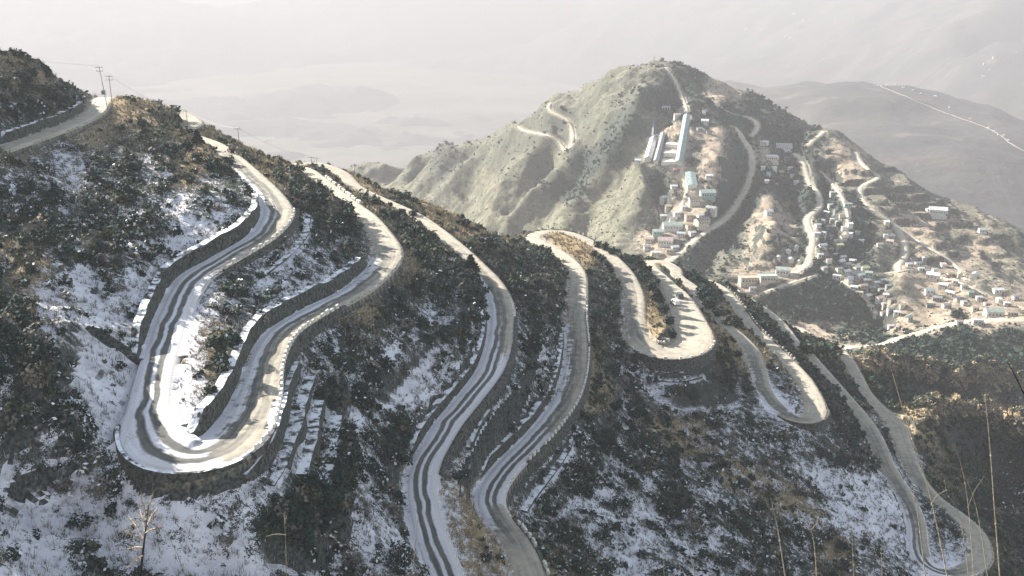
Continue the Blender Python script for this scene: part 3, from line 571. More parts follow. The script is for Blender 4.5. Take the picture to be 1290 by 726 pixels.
# temple court is levelled into steps
HCOV = [  # pixel, forest (triangular slope: also its shade, painted dark), bare soil, green-gold grass
 (450, 215, .4, .1, .5), (520, 205, .35, .1, .6), (560, 190, .5, .1, .4), (500, 235, .2, .1, .8), (600, 190, .35, .1, .6), (600, 235, .15, .1, .9), (640, 170, .35, .15, .5), (680, 150, .3, .2, .5), (700, 160, .45, .1, .4), (650, 210, .4, .1, .6), (640, 260, .2, .1, .9), (680, 195, .45, .1, .5), (690, 230, .6, 0, .3), (700, 210, .35, .1, .8), (665, 240, .2, .1, .9), (735, 165, .3, .2, .6), (740, 210, .75, 0, .2), (720, 245, .7, 0, .2), (735, 130, .25, .3, .5), (770, 110, .3, .2, .5), (760, 140, .3, .2, .7), (780, 150, .6, 0, .3), (800, 120, .5, .2, .4), (830, 95, .35, .4, .3), (850, 85, .6, .3, .1), (875, 95, .85, 0, .1),
 (860, 110, .9, 0, 0), (830, 125, .85, 0, .1), (800, 160, .85, 0, .1), (780, 190, .8, 0, .2), (760, 225, .35, .1, .8), (800, 190, .1, .25, .9), (815, 150, .25, .3, .6), (780, 235, .15, .2, .9), (740, 270, .1, .1, 1), (700, 275, .1, .1, 1), (770, 280, .15, .2, .9), (800, 250, .2, .3, .7), (810, 280, .2, .4, .5), (790, 310, .3, .4, .5), (820, 300, .1, .8, .2), (845, 270, .1, .9, .1), (840, 235, .6, .3, .1), (860, 225, .2, .9, 0), (850, 185, .0, 1, 0), (875, 130, .8, .1, 0), (900, 110, .15, .9, .1), (920, 105, .1, 1, .1), (935, 118, .3, .7, .1), (950, 120, .9, 0, .1), (985, 145, .5, .5, .1), (1010, 155, .5, .5, .1), (905, 150, .75, .2, .2), (880, 200, .7, .3, 0), (905, 185, .1, 1, .1), (910, 210, .2, .9, .1), (900, 225, .5, .6, 0), (930, 185, .8, .1, .1), (935, 205, .7, .2, .1), (935, 230, .95, 0, 0), (960, 225, .95, 0, 0), (975, 170, .9, 0, .1), (1000, 180, .95, 0, 0), (980, 155, .7, .3, 0), (960, 190, .3, .8, 0), (975, 215, .3, .7, .1), (1010, 220, .6, .3, .1), (1030, 205, .9, 0, .1), (1025, 190, .5, .4, .3), (1060, 185, .3, .4, .4), (1060, 207, 0, 1, .1), (1045, 240, .9, 0, .1), (1080, 215, .3, .5, .3), (995, 235, .8, .1, .1), (970, 270, .1, 1, .1), (985, 285, .15, .9, .1), (940, 270, .9, 0, .1), (925, 300, .85, .1, .1), (890, 320, .8, .1, .1), (910, 330, .4, .5, .3), (950, 325, .35, .6, .3), (980, 330, .4, .5, .3), (1000, 300, .8, .2, 0), (1005, 265, .8, .1, .1), (1040, 290, .45, .5, .1), (1050, 320, .55, .4, .1), (1080, 320, .9, 0, .1), (1090, 290, .75, .2, .1), (1100, 320, .7, .2, .1), (1075, 345, .3, .7, .1), (1090, 365, .4, .6, 0), (1120, 365, .85, .1, .1), (1130, 385, .6, .4, .1), (1040, 375, 1.05, 0, 0), (1000, 380, 1.05, 0, 0), (1080, 390, 1.05, 0, 0), (950, 355, .1, 1, 0), (985, 345, .2, .9, 0), (975, 410, .2, .9, .3), (1020, 412, .3, .9, .3), (1060, 408, .5, .6, .3), (1090, 410, .6, .5, .2),
 (1100, 215, .3, .4, .4), (1130, 235, .4, .3, .4), (1160, 250, .4, .3, .4), (1180, 240, .5, .2, .4), (1210, 260, .55, .2, .3), (1150, 275, .3, .6, .3), (1185, 272, .1, .8, .3), (1210, 300, .4, .4, .3), (1240, 290, .4, .4, .4), (1270, 300, .6, .2, .2), (1290, 320, .5, .3, .3), (1160, 310, .3, .5, .4), (1240, 310, .3, .7, .2), (1200, 330, .4, .5, .3), (1250, 340, .5, .4, .3), (1290, 370, .4, .5, .3), (1150, 355, .05, 1, 0), (1035, 358, 1, 0, 0), (1060, 385, 1, 0, 0), (970, 383, 1, 0, 0), (1020, 390, .9, .15, 0), (1170, 335, .4, .5, .1), (1175, 385, .4, .7, .1), (1220, 375, .4, .6, .1), (1240, 360, .6, .3, .1), (1210, 390, .5, .5, .1), (1140, 410, .3, .8, .2), (1180, 402, .3, .8, .1), (1250, 400, .2, .8, .2), (1150, 435, .9, .1, .1), (1200, 435, .95, 0, .05), (1270, 430, .9, .1, .1), (1110, 445, .7, .3, .2), (1285, 395, .2, .8, .2)]
HCOV += [(1045, 205, 0, 1.1, 0), (1075, 206, 0, 1.1, 0), (1060, 198, 0, 1.1, 0), (1062, 214, 0, 1.1, 0), (958, 277, .05, 1, 0), (980, 264, .05, 1, 0), (990, 300, .1, 1, 0), (962, 292, .05, 1, 0), (948, 300, .2, .7, .1), (907, 176, .05, 1, 0), (903, 202, .05, 1, 0), (916, 216, .1, .9, 0), (892, 208, .2, .9, 0)]
FOR, BARE, GRAS = gauss_tab(HCOV, np.clip(HU, 380, 1340), np.clip(HV, 60, 470), 11)
rs_ = sstep(1085, 1120, HU)*sstep(205, 225, HV)*sstep(402, 385, HV); FOR = FOR*(1-.6*rs_); BARE = BARE+.14*rs_
def mat_hill():
    t = NT('village_hill_ground'); p = t.pos(); fo, ba, gr, rd = (t.attr(k) for k in ('forest', 'bare', 'grass', 'road'))
    n1 = t.noise(.10, 6, .66, p, .3); n2 = t.noise(.42, 5, .62, p); n3 = t.noise(.03, 3, .5, p)
    g = t.mix(t.step(n1, .33, .68), (.070, .074, .050), (.185, .172, .118))
    scrub = t.mix(t.step(n2, .3, .7), (.065, .068, .052), (.19, .172, .13))
    wood = t.mix(t.step(n2, .3, .7), (.014, .026, .025), (.040, .052, .042))
    soil = t.mix(t.step(n1, .3, .7), (.20, .155, .11), (.36, .295, .225))
    j = lambda a: t.math('ADD', a, t.math('ADD', t.math('MULTIPLY', t.math('SUBTRACT', n1, .5), 1.1), t.math('MULTIPLY', t.math('SUBTRACT', n2, .5), .8)))
    c = t.mix(t.step(j(gr), .3, .75), scrub, g)
    c = t.mix(t.step(j(ba), .45, .75), c, soil)
    c = t.mix(t.step(j(fo), .5, .72), c, wood)
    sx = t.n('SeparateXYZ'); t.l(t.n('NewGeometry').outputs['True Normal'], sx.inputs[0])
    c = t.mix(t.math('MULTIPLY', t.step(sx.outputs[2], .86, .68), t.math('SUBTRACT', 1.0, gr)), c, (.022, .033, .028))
    c = t.mix(rd, c, (.42, .36, .28))
    return t.bsdf(c, .95, t.math('ADD', n1, t.math('MULTIPLY', n2, .6)), .9, 1.2)
M_HILL = mat_hill()
hm = np.ones(HZ.shape, bool)
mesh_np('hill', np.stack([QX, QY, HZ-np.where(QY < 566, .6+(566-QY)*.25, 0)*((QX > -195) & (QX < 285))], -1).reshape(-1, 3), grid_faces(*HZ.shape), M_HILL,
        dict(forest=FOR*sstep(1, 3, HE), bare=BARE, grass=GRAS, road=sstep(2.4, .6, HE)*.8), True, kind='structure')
def mat_track():
    t = NT('dirt_track'); p = t.pos(); n = t.noise(.25, 4, .6, p); n2 = t.noise(1.5, 3, .6, p)
    c = t.mix(t.step(n, .3, .7), (.36, .31, .24), (.52, .46, .37)); c = t.mix(t.math('MULTIPLY', t.step(n2, .5, .75), .4), c, (.26, .23, .18))
    return t.bsdf(c, .95)
M_TRACK = mat_track()
for k, p in hroad_pts.items():
    nm = {'stairs': 'path', 'temple': 'path', 'lane': 'path'}.get(k, 'road')
    q = p.copy(); q[:, 2] = np.maximum(q[:, 2], bil(HX, HY, HZ, q[:, 0], q[:, 1])); o = ribbon(nm, q, M_TRACK, .25, .4, 5)

# ------------------------------------------------------------------ far mountains, valley floor
FC = [W_t(u, v, np.array(t)) for u, v, t in [
 (880, 98, 2.85), (930, 101, 2.73), (980, 104, 2.60), (1040, 103, 2.48), (1110, 103, 2.36), (1160, 120, 2.29), (1220, 142, 2.23), (1290, 155, 2.17), (1360, 180, 2.11), (930, 130, 2.36), (1000, 155, 2.11), (1100, 175, 1.98), (1200, 215, 1.74), (1290, 270, 1.49), (1360, 300, 1.43), (1060, 130, 2.29), (1180, 170, 1.98), (1290, 200, 1.86),
 (640, -40, 9.07), (760, -30, 8.64), (900, -20, 7.95), (1050, -15, 6.81), (1150, -10, 5.52), (1215, -1, 4.74), (1250, 7, 4.41), (1290, 15, 4.35), (1360, 34, 4.35), (700, 40, 7.77), (800, 60, 7.09), (900, 80, 6.05), (1000, 40, 6.39), (1050, 85, 5.04), (1130, 30, 5.11), (1200, 60, 4.20), (1200, 110, 3.68), (1290, 100, 3.50), (1290, 60, 3.86), (1360, 90, 3.81),
 (60, -60, 9.31), (200, -8, 8.89), (300, 30, 8.48), (400, 70, 8.17), (470, 100, 7.86), (100, 60, 7.44), (0, 30, 7.86), (250, 110, 7.05), (-150, -40, 8.70),
 (500, 40, 8.6), (420, 0, 9.0), (600, 110, 7.4), (520, 150, 7.0), (560, 60, 8.2), (640, 160, 6.6)]]
FC = np.array(FC+[np.array(p, float) for p in [(-6000, 3000, -1150), (-3000, 2600, -1100), (0, 2900, -1080), (1400, 1900, -900), (2600, 1800, -900), (2300, 4300, -980), (1500, 4500, -1040), (3200, 4000, -930), (800, 4600, -1080), (0, 4600, -1190), (-1200, 9000, -1200), (500, 16500, -1200), (4000, 15000, -1150), (-4000, 14500, -1150), (7500, 12000, -900), (7000, 5000, -900), (6000, 2500, -900), (-7500, 9000, -1100), (-7500, 15000, -1200), (2800, 13000, -1060), (1900, 5900, -1010), (2700, 5600, -960), (1000, 6000, -1060), (3300, 4600, -930), (-2500, 12500, -1150), (0, 13000, -1150)]])
HF = solve_rbf(FC, 250.0)
MX = np.arange(-7000, 7600, 42.0); MY = np.arange(1600, 15600, 42.0)
MZ = upsampled(HF, MX, MY, 300.0); AX, AY = np.meshgrid(MX, MY)
MZ += (ridged(AX*.7+AY*.3, AY*.8-AX*.2, 900, 6, 61)-1.3)*60*sstep(4000, 7000, AY)+(ridged(AX*.7+AY*.3, AY*.8-AX*.2, 300, 5, 62)-1.3)*17*(1+sstep(3500, 6000, AY))+fbm(AX, AY, 300, 4, 66)*14
edge = np.minimum(np.minimum(AX-MX[0], MX[-1]-AX), np.minimum(AY-MY[0]+400, MY[-1]-AY)); MZ = MZ*sstep(0, 900, edge)+(-1300)*(1-sstep(0, 900, edge))
MZ = np.minimum(MZ, 40)
def mat_far():
    t = NT('far_mountain_slope'); p = t.pos(); n1 = t.noise(.0022, 7, .62, p, .4); n2 = t.noise(.012, 5, .6, p)
    c = t.mix(t.step(n1, .36, .64), (.03, .036, .036), (.075, .072, .064)); c = t.mix(t.math('MULTIPLY', t.step(n2, .58, .72), .45), c, (.20, .17, .13))
    return t.bsdf(c, .95, t.math('ADD', n1, n2), .8, 14)
mesh_np('mountains', np.stack([AX, AY, MZ], -1).reshape(-1, 3), grid_faces(*MZ.shape), mat_far(), None, True, kind='structure')
def mat_plain():
    t = NT('valley_floor_ground'); p = t.pos(); n = t.noise(.002, 6, .6, p); c = t.mix(t.step(n, .3, .7), (.06, .07, .045), (.19, .17, .12)); return t.bsdf(c, .95)
S = 26000.0
mesh_np('ground', [(-S, -S, -1290), (S, -S, -1290), (S, S, -1290), (-S, S, -1290)], np.array([[0, 1, 2, 3]]), mat_plain(), kind='structure')
# ------------------------------------------------------------------ plants
def leaf_cloud(C, RAD, cnt, size, tone, white, g, flat=.0, stretch=1.6):
    """leaf-sized faces spread through the volume of lobed shrubs; C (n,3) base centres, RAD (n,3)"""
    n = len(C); idx = np.repeat(np.arange(n), cnt); m = len(idx)
    lob = g.normal(size=(n, 5, 3)); lob[:, :, 2] = np.abs(lob[:, :, 2])*.9; lob /= np.linalg.norm(lob, axis=2, keepdims=True)
    k = g.integers(0, 5, m); ctr = lob[idx, k]*.52
    d = g.normal(size=(m, 3)); d /= np.linalg.norm(d, axis=1, keepdims=True); r = g.random(m)**.45
    q = ctr+d*(r*.5)[:, None]; q[:, 2] = np.abs(q[:, 2])
    pos = C[idx]+q*RAD[idx]*np.array([1, 1, 1.25])
    nr = d+g.normal(size=(m, 3))*.6+np.array([0, 0, .35]); nr /= np.linalg.norm(nr, axis=1, keepdims=True)
    a = np.cross(nr, g.normal(size=(m, 3))); a /= np.linalg.norm(a, axis=1, keepdims=True)+1e-9; b = np.cross(nr, a)
    s = (size[idx]*(.6+.8*g.random(m)))[:, None]
    V = np.stack([pos-a*s*stretch*.5, pos+b*s*.5, pos+a*s*stretch*.5, pos-b*s*.5], 1).reshape(-1, 3)
    F = np.arange(4*m).reshape(m, 4)
    tn = np.clip(tone[idx]+g.normal(size=m)*.05+(r-.5)*.06, 0, 1); wh = (g.random(m) < white[idx]*np.clip(nr[:, 2]+.5, .15, 1.3)).astype(float)
    return V, F, np.repeat(tn, 4), np.repeat(wh, 4)
def blade_cloud(C, H, cnt, wid, tone, white, g):
    n = len(C); idx = np.repeat(np.arange(n), cnt); m = len(idx)
    an = g.random(m)*2*math.pi; ln = .15+.55*g.random(m); h = H[idx]*(.55+.6*g.random(m))
    b = C[idx]+np.stack([np.cos(an), np.sin(an), 0*an], 1)*(H[idx]*.28*g.random(m))[:, None]
    tip = b+np.stack([np.cos(an)*ln*h, np.sin(an)*ln*h, h*(1-.3*ln)], 1)
    sd = np.stack([-np.sin(an), np.cos(an), 0*an], 1)*(wid[idx]*.5)[:, None]
    V = np.stack([b-sd, b+sd, tip], 1).reshape(-1, 3); F = np.arange(3*m).reshape(m, 3)
    tn = np.clip(tone[idx]+g.normal(size=m)*.05, 0, 1)
    return V, F, np.repeat(tn, 3), np.repeat((g.random(m) < white[idx]).astype(float), 3)
def mat_leaf(name):
    t = NT(name); tn, wh = t.attr('tone'), t.attr('white')
    rp = t.n('ValToRGB'); e = rp.color_ramp.elements
    e[0].position = 0; e[0].color = (.010, .027, .025, 1); e[1].position = 1; e[1].color = (.40, .31, .185, 1)
    for p, c in ((.22, (.019, .041, .035)), (.40, (.042, .062, .043)), (.55, (.092, .094, .058)), (.68, (.135, .135, .13)), (.82, (.20, .165, .12))):
        q = e.new(p); q.color = (*c, 1)
    t.l(tn, rp.inputs[0]); c = t.mix(t.math('MULTIPLY', wh, .9), rp.outputs[0], (.74, .73, .76))
    return t.bsdf(c, .85, spec=.1)
M_LEAF = mat_leaf('shrub_leaves'); M_FOREST = mat_leaf('forest_leaves')
M_BARK = simple('dark_bark', (.045, .04, .035), .4, 6)
M_TWIG = simple('grey_twigs', (.13, .115, .10), .3, 6)

def scatter(n, dens, g, jitter=.5):
    """pick n grid cells of the near grid with probability ~ dens*cell area"""
    ar = np.gradient(NY)[:, None]*np.gradient(NX)[None, :]; w = (dens*ar).ravel(); w = w/w.sum()
    k = g.choice(w.size, n, p=w); j, i = np.unravel_index(k, NZ.shape)
    x = NX[i]+(g.random(n)-.5)*.45; y = NY[j]+(g.random(n)-.5)*np.gradient(NY)[j]
    return np.stack([x, y, bil(NX, NY, NZ, x, y)], -1), j, i
inview = ((NU > -40) & (NU < 1330) & (NV > 30) & (NV < 770) & (GY > 82)).astype(float)
free = sstep(1.0, 2.6, EDGE)*(BE > .4)*~((NU > 806) & (NU < 897) & (NV > 450) & (NV < 473))
# visible test against the height grid (coarse)
def seen(P, n=46):
    r = P/np.linalg.norm(P, axis=1, keepdims=True); L = np.linalg.norm(P, axis=1); vis = np.ones(len(P), bool)
    for f in np.linspace(.45, .985, n):
        q = P*f; ins = (q[:, 1] > NY[0]) & (q[:, 1] < NY[-1]) & (q[:, 0] > NX[0]) & (q[:, 0] < NX[-1])
        vis &= ~(ins & (bil(NX, NY, NZ, q[:, 0], q[:, 1]) > q[:, 2]+2.2))
    return vis
g = np.random.default_rng(5)
dist = np.maximum(np.hypot(GX, GY), 80)
clump = sstep(-.35, .55, fbm(GX, GY, 7.5, 3, 88)*1.2+(SHRUB-.5)*1.6)
dens = inview*free*(.05+SHRUB**1.6)*clump*(180/dist)**1.1*(1+1.3*np.minimum(STEEP, 3))
P, j, i = scatter(36000, dens, g); ok = seen(P); P, j, i = P[ok], j[ok], i[ok]
sp = (GX[j, i] > 128) & (NV[j, i] < 730) & (GY[j, i] > 330)       # leafy spurs on the right
n = len(P); tt = P[:, 1]/1290.
r0 = np.exp(g.normal(size=n)*.55)*.53*(1+.35*SHRUB[j, i])*np.where(sp, 1.5, 1)
r0 = np.clip(r0, .25, 2.9)
RAD = np.stack([r0, r0, r0*(.7+.5*g.random(n))], -1)
kind = g.random(n); dr = DRY[j, i]
tone = np.where(kind < .68-.3*dr, .06+.18*g.random(n), np.where(kind < .86, .26+.20*g.random(n), .58+.2*g.random(n)))
tone = np.where(sp, np.clip(.14+.30*g.random(n)+.10*dr, 0, 1), tone)
crest_ = np.exp(-(np.minimum(np.minimum(near_line(NU[j, i], NV[j, i], [(1150, 528), (1200, 514), (1250, 521), (1310, 537)]), near_line(NU[j, i], NV[j, i], [(1070, 448), (1098, 457), (1140, 464), (1175, 472)])), near_line(NU[j, i], NV[j, i], [(1205, 478), (1240, 468), (1300, 492)]))/11)**2)
tone = np.where(sp & (g.random(n) < crest_*1.3), .70+.25*g.random(n), tone)  # crest leaves toned pale gold: dry grass plus sunlight put into the colour
white = np.where(kind > .55, .05+.18*SNOW[j, i], .01+.10*SNOW[j, i])*sstep(.12, .4, SNOW[j, i])
cnt = np.clip((34*(r0/.7)**1.25*(170/np.maximum(P[:, 1], 90))**.8).astype(int), 12, 170)
V, F, tn, wh = leaf_cloud(P-[0, 0, .15], RAD, cnt, np.clip(.30*(np.maximum(P[:, 1], 100)/160)**.6, .22, .55)*np.clip(r0/.7, .8, 1.3), tone, white, g)
mesh_np('undergrowth', V, F, M_LEAF, dict(tone=tn, white=wh), kind='stuff')
print('undergrowth', len(P), len(F))
# dry grass and twiggy stems
dens = inview*sstep(.5, 1.4, EDGE)*(.04+DRY**1.2+.22*SNOW*(1-SHRUB)+.12*SHRUB)*(180/dist)
P, j, i = scatter(30000, dens, g); ok = seen(P); P, j, i = P[ok], j[ok], i[ok]; n = len(P)
d = DRY[j, i]*.9; tone = np.where(g.random(n) < .15+.85*d, .84+.16*g.random(n), .52+.28*g.random(n))
V, F, tn, wh = blade_cloud(P-[0, 0, .05], (.45+.6*g.random(n))*(1+.5*d), np.full(n, 11), np.clip(.075*P[:, 1]/160, .06, .2), tone, .10*SNOW[j, i], g)
mesh_np('dry_grass', V, F, M_LEAF, dict(tone=tn, white=wh), kind='stuff')

# leafless brushwood
dens = inview*free*(.15+SHRUB*sstep(.9, .3, np.abs(SHRUB-.55))+.55*SNOW)*(180/dist)*(1-sstep(.5, .9, DRY)*.6)
P, j, i = scatter(21000, dens, g); ok = seen(P); P, j, i = P[ok], j[ok], i[ok]; n = len(P)
V, F, tn, wh = blade_cloud(P-[0, 0, .05], (.6+1.3*g.random(n)**1.5), np.full(n, 17), np.clip(.05*P[:, 1]/160, .045, .13), .52+.19*g.random(n), .22*SNOW[j, i], g)
mesh_np('brushwood', V, F, M_LEAF, dict(tone=tn, white=wh), kind='stuff')
# single shrubs and trees ------------------------------------------------
def bush_mesh(seed, tone, n=260, tall=1.0, wid=.55, name='shrub', leaf=.13, taper=False):
    gg = np.random.default_rng(seed)
    if taper:
        z = gg.random(n*2)**1.1; a = gg.random(n*2)*6.283; rr = wid*(1-z)*(.35+.65*np.sqrt(gg.random(n*2)))*(1+.25*np.sin(z*34)); C = np.stack([np.cos(a)*rr, np.sin(a)*rr, .06+z*.94*tall], -1)
        V, F, tn, wh = leaf_cloud(C, np.full((len(C), 3), .04), np.full(len(C), 1), np.full(len(C), leaf), np.full(len(C), tone), np.zeros(len(C)), gg)
    else:
        k = 9; a = gg.random(k)*6.283; C = np.stack([np.cos(a)*wid*.55*gg.random(k), np.sin(a)*wid*.55*gg.random(k), (.02+.5*gg.random(k))*tall], -1)
        RAD = np.stack([wid*(.4+.3*gg.random(k))]*2+[tall*(.26+.14*gg.random(k))], -1)
        V, F, tn, wh = leaf_cloud(C, RAD, np.full(k, n//k), np.full(k, leaf), tone+gg.normal(size=k)*.03, np.zeros(k), gg)
    o = mesh_np(name, V, F, M_LEAF, dict(tone=tn, white=wh)); me = o.data; bpy.data.objects.remove(o); return me
def stem_mesh(seed, h=.5, r=.05, n=4, spread=.28):
    q = random.Random(seed); m = MB()
    for k in range(n):
        a = q.random()*6.28; e = spread*(.4+q.random()); m.tube([(0, 0, -.12), (math.cos(a)*e*.35, math.sin(a)*e*.35, h*.5), (math.cos(a)*e, math.sin(a)*e, h)], [r, r*.7, r*.3], 5)
    return m.mesh('stem', M_BARK)
def bare_tree(seed, name='crown'):
    q = random.Random(seed); tr = MB(); cr_ = MB()
    tr.tube([(0, 0, -.1), (.02, .01, .2), (-.01, .02, .42)], [.05, .04, .026], 6)
    def br(p, d, L, r, lv):
        e = p+d*L; mid = p+d*L*.5+np.array([q.uniform(-1, 1), q.uniform(-1, 1), q.uniform(-.3, .6)])*L*.10
        cr_.tube([p, mid, e], [r, r*.75, r*.5], 4 if lv else 5)
        if lv < 4:
            for k in range(3 if lv < 3 else 2):
                dd = d+np.array([q.gauss(0, .55), q.gauss(0, .55), q.gauss(.12, .3)]); dd /= np.linalg.norm(dd); br(e if k else mid, dd, L*q.uniform(.6, .85), r*.55, lv+1)
    for k in range(5):
        a = k*1.257+q.random(); dd = np.array([math.cos(a)*.75, math.sin(a)*.75, .8]); br(np.array([0, 0, .25+.04*k]), dd/np.linalg.norm(dd), .2, .02, 1)
    return tr.mesh('trunk', M_BARK), cr_.mesh(name, M_TWIG)
ME_ROUND = [bush_mesh(s, .12) for s in (1, 2, 3)]; ME_OLIVE = [bush_mesh(s, .36) for s in (4, 5)]; ME_PALE = [bush_mesh(s, .74, 170, leaf=.09) for s in (6, 7)]
ME_CONE = [bush_mesh(s, .10, 260, 1.0, .40, 'crown', .13, True) for s in (8, 9)]; ME_STEM = [stem_mesh(s) for s in (1, 2)]
ME_BARE = [bare_tree(s) for s in (3, 4)]
def plant(u, v, hpx, kind, label, wf=1.0, group=None, hit=None):
    p, ok = (hit or near_hit)([u], [v]); p = p[0]; t = p[1]/ray(u, v)[1]; h = hpx*t*1.06
    k = rnd.randrange(9)
    if kind == 'bare':
        o = thing('bare_tree', label, 'tree', p-[0, 0, .1], rnd.random()*6, group); a, b = ME_BARE[k % 2]; link('trunk', a, o); link('crown', b, o)
    elif kind == 'cone':
        o = thing('evergreen_tree', label, 'tree', p-[0, 0, .1], rnd.random()*6, group); link('crown', ME_CONE[k % 2], o); link('trunk', ME_STEM[k % 2], o)
    else:
        o = thing('pale_shrub' if kind == 'pale' else 'shrub', label, 'shrub', p-[0, 0, .12], rnd.random()*6, group)
        link('foliage', {'round': ME_ROUND, 'olive': ME_OLIVE, 'pale': ME_PALE}[kind][k % (3 if kind == 'round' else 2)], o); link('stem', ME_STEM[k % 2], o)
    s = h*(1.15 if kind in ('bare',) else 1.0); o.scale = (s*wf, s*wf, s); return o
for a in [
 (131, 109, 9, 'round', 'small dark bush at the rear verge where the topmost road bends behind the poles'),
 (214, 153, 17, 'bare', 'leafless grey tree standing alone on the skyline right of the transformer poles'),
 (249, 182, 17, 'cone', 'dense dark evergreen on the skyline bank above the first descending road', 1.2),
 (270, 191, 9, 'round', 'little dark bush just downhill of the dense evergreen on the skyline'),
 (238, 191, 17, 'round', 'dark upright shrub on the shaded slope left of the skyline evergreen'),
 (249, 206, 16, 'round', 'dark round shrub beside the bare tan patch, nearest the shaded slope', 1.1),
 (266, 215, 18, 'round', 'largest dark round shrub at the right rim of the bare tan patch', 1.3),
 (289, 209, 15, 'round', 'dark shrub leaning over the left verge of the first descending road', 1.3),
 (294, 193, 17, 'pale', 'pale leafless shrub behind the lone pole on the skyline', 1.3),
 (322, 205, 18, 'pale', 'pale leafless shrub on the skyline, downhill of the lone pole', 1.3),
 (365, 216, 11, 'round', 'dark bush at the crest between the first two far road ends', 1.4),
 (400, 262, 26, 'round', 'tall dark bush on the shaded bank between the first two roads', 1.1),
 (352, 227, 13, 'olive', 'olive bush by the kerb of the first descending road', 1.5),
 (439, 287, 16, 'cone', 'small dark evergreen on the bank left of the second road near its crest', 1.3),
 (497, 277, 17, 'round', 'dark bush on the verge between the two far ends of the second road', 1.2),
 (521, 272, 9, 'round', 'small bush hanging over the left edge of the second road at the crest', 1.5),
 (472, 258, 12, 'olive', 'olive scrub bush on the crest above the second road bend', 1.5),
 (556, 262, 10, 'olive', 'olive bush on the tan crest right of the second road', 1.5),
 (545, 300, 11, 'olive', 'olive bush on the left verge partway down the second road', 1.4),
 (593, 343, 21, 'cone', 'small conical evergreen growing at the left edge of the second road', 1.3),
 (637, 294, 36, 'bare', 'large leafless tree on the crest left of the sandy loop', 1.0),
 (634, 296, 14, 'cone', 'narrow dark evergreen at the foot of the large leafless tree', .8),
 (609, 270, 7, 'round', 'tiny dark bush on the tan crest right of the twin poles', 1.5),
 (621, 283, 14, 'olive', 'olive bush on the tan crest just left of the large leafless tree', 1.2),
 (585, 286, 14, 'round', 'dark green bush on the tan crest below the twin poles', 1.5),
 (618, 315, 22, 'round', 'big dark thicket bush on the bank right of the second road', 1.3),
 (753, 311, 10, 'round', 'dark bush on the outer kerb of the sandy loop, upper one of three', 1.2),
 (762, 315, 12, 'round', 'dark bush on the outer kerb of the sandy loop, middle one of three', 1.1),
 (771, 320, 11, 'round', 'dark bush on the outer kerb of the sandy loop, lowest of three', 1.2),
 (748, 323, 10, 'round', 'dark bush on the inner verge of the sandy loop, upper one of three', 1.1),
 (757, 330, 12, 'round', 'dark bush on the inner verge of the sandy loop, middle one of three', 1.1),
 (766, 340, 13, 'round', 'dark bush on the inner verge of the sandy loop, lowest of three', 1.1),
 (795, 329, 11, 'round', 'dark hedge bush behind the platform road, upper left of its row', 1.3),
 (805, 335, 12, 'round', 'dark hedge bush behind the platform road, second of its row downhill', 1.3),
 (815, 342, 12, 'round', 'dark hedge bush behind the platform road, lower right of its row', 1.3),
 (812, 354, 13, 'round', 'topmost bush of the dark strip splitting the platform', 1.1),
 (820, 367, 15, 'round', 'second bush from the top in the dark strip splitting the platform', 1.1),
 (828, 380, 16, 'cone', 'pointed evergreen in the dark strip splitting the platform', 1.4),
 (836, 395, 16, 'round', 'bush left of the parked white jeep in the strip splitting the platform', 1.1),
 (842, 410, 15, 'round', 'second lowest bush in the dark strip splitting the platform', 1.1),
 (847, 425, 13, 'round', 'lowest bush of the dark strip splitting the platform', 1.1),
 (884, 376, 17, 'round', 'dark bush between the two roads right of the platform, topmost of four', 1.2),
 (893, 389, 18, 'round', 'dark bush between the two roads right of the platform, second of four', 1.2),
 (905, 399, 14, 'round', 'dark bush between the two roads right of the platform, third of four', 1.3),
 (918, 410, 14, 'olive', 'olive bush between the two roads right of the platform, lowest of four', 1.3),
 (948, 402, 16, 'round', 'dark bush on the outer bank right of the dotted kerb stones, upper', 1.3),
 (962, 418, 18, 'round', 'dark bush on the outer bank right of the dotted kerb stones, lower', 1.3),
 (979, 434, 18, 'round', 'bushy dark shrub on the crest where the dotted kerb ends', 1.4),
 (1016, 446, 20, 'olive', 'broad olive shrub above the oval sandy lay-by, left one', 1.3),
 (1034, 452, 27, 'olive', 'tallest olive shrub above the oval sandy lay-by', 1.3),
 (1052, 448, 20, 'olive', 'round olive shrub above the oval sandy lay-by, right one', 1.4),
 (275, 445, 34, 'olive', 'olive and brown scrub bush inside the big lower hairpin, upper one', .9),
 (268, 505, 30, 'olive', 'brownish scrub bush inside the big lower hairpin, lower one', .8)]:
    plant(*a)

# trees of the village hill: a far-off wood
fd = ((HU > 380) & (HU < 1330) & (HV > 60) & (HV < 475)).astype(float)*np.clip(FOR-.30, 0, 1)**1.4*(HE > 2.5)
w_ = (fd/np.maximum(QY, 500)**1.2).ravel(); w_ /= w_.sum(); k = g.choice(w_.size, 19000, p=w_); j, i = np.unravel_index(k, HZ.shape)
x = HX[i]+(g.random(len(k))-.5)*2.2; y = HY[j]+(g.random(len(k))-.5)*2.2; z = bil(HX, HY, HZ, x, y); n = len(x)
r0 = np.clip(np.exp(g.normal(size=n)*.35)*1.7, .8, 4.2)
V, F, tn, wh = leaf_cloud(np.stack([x, y, z-.2], -1), np.stack([r0, r0, r0*(.9+.5*g.random(n))], -1), np.full(n, 16), r0*.62, np.clip(.10+.30*g.random(n)**1.6, 0, 1), np.zeros(n), g)
mesh_np('woodland', V, F, M_FOREST, dict(tone=tn, white=wh), kind='stuff')
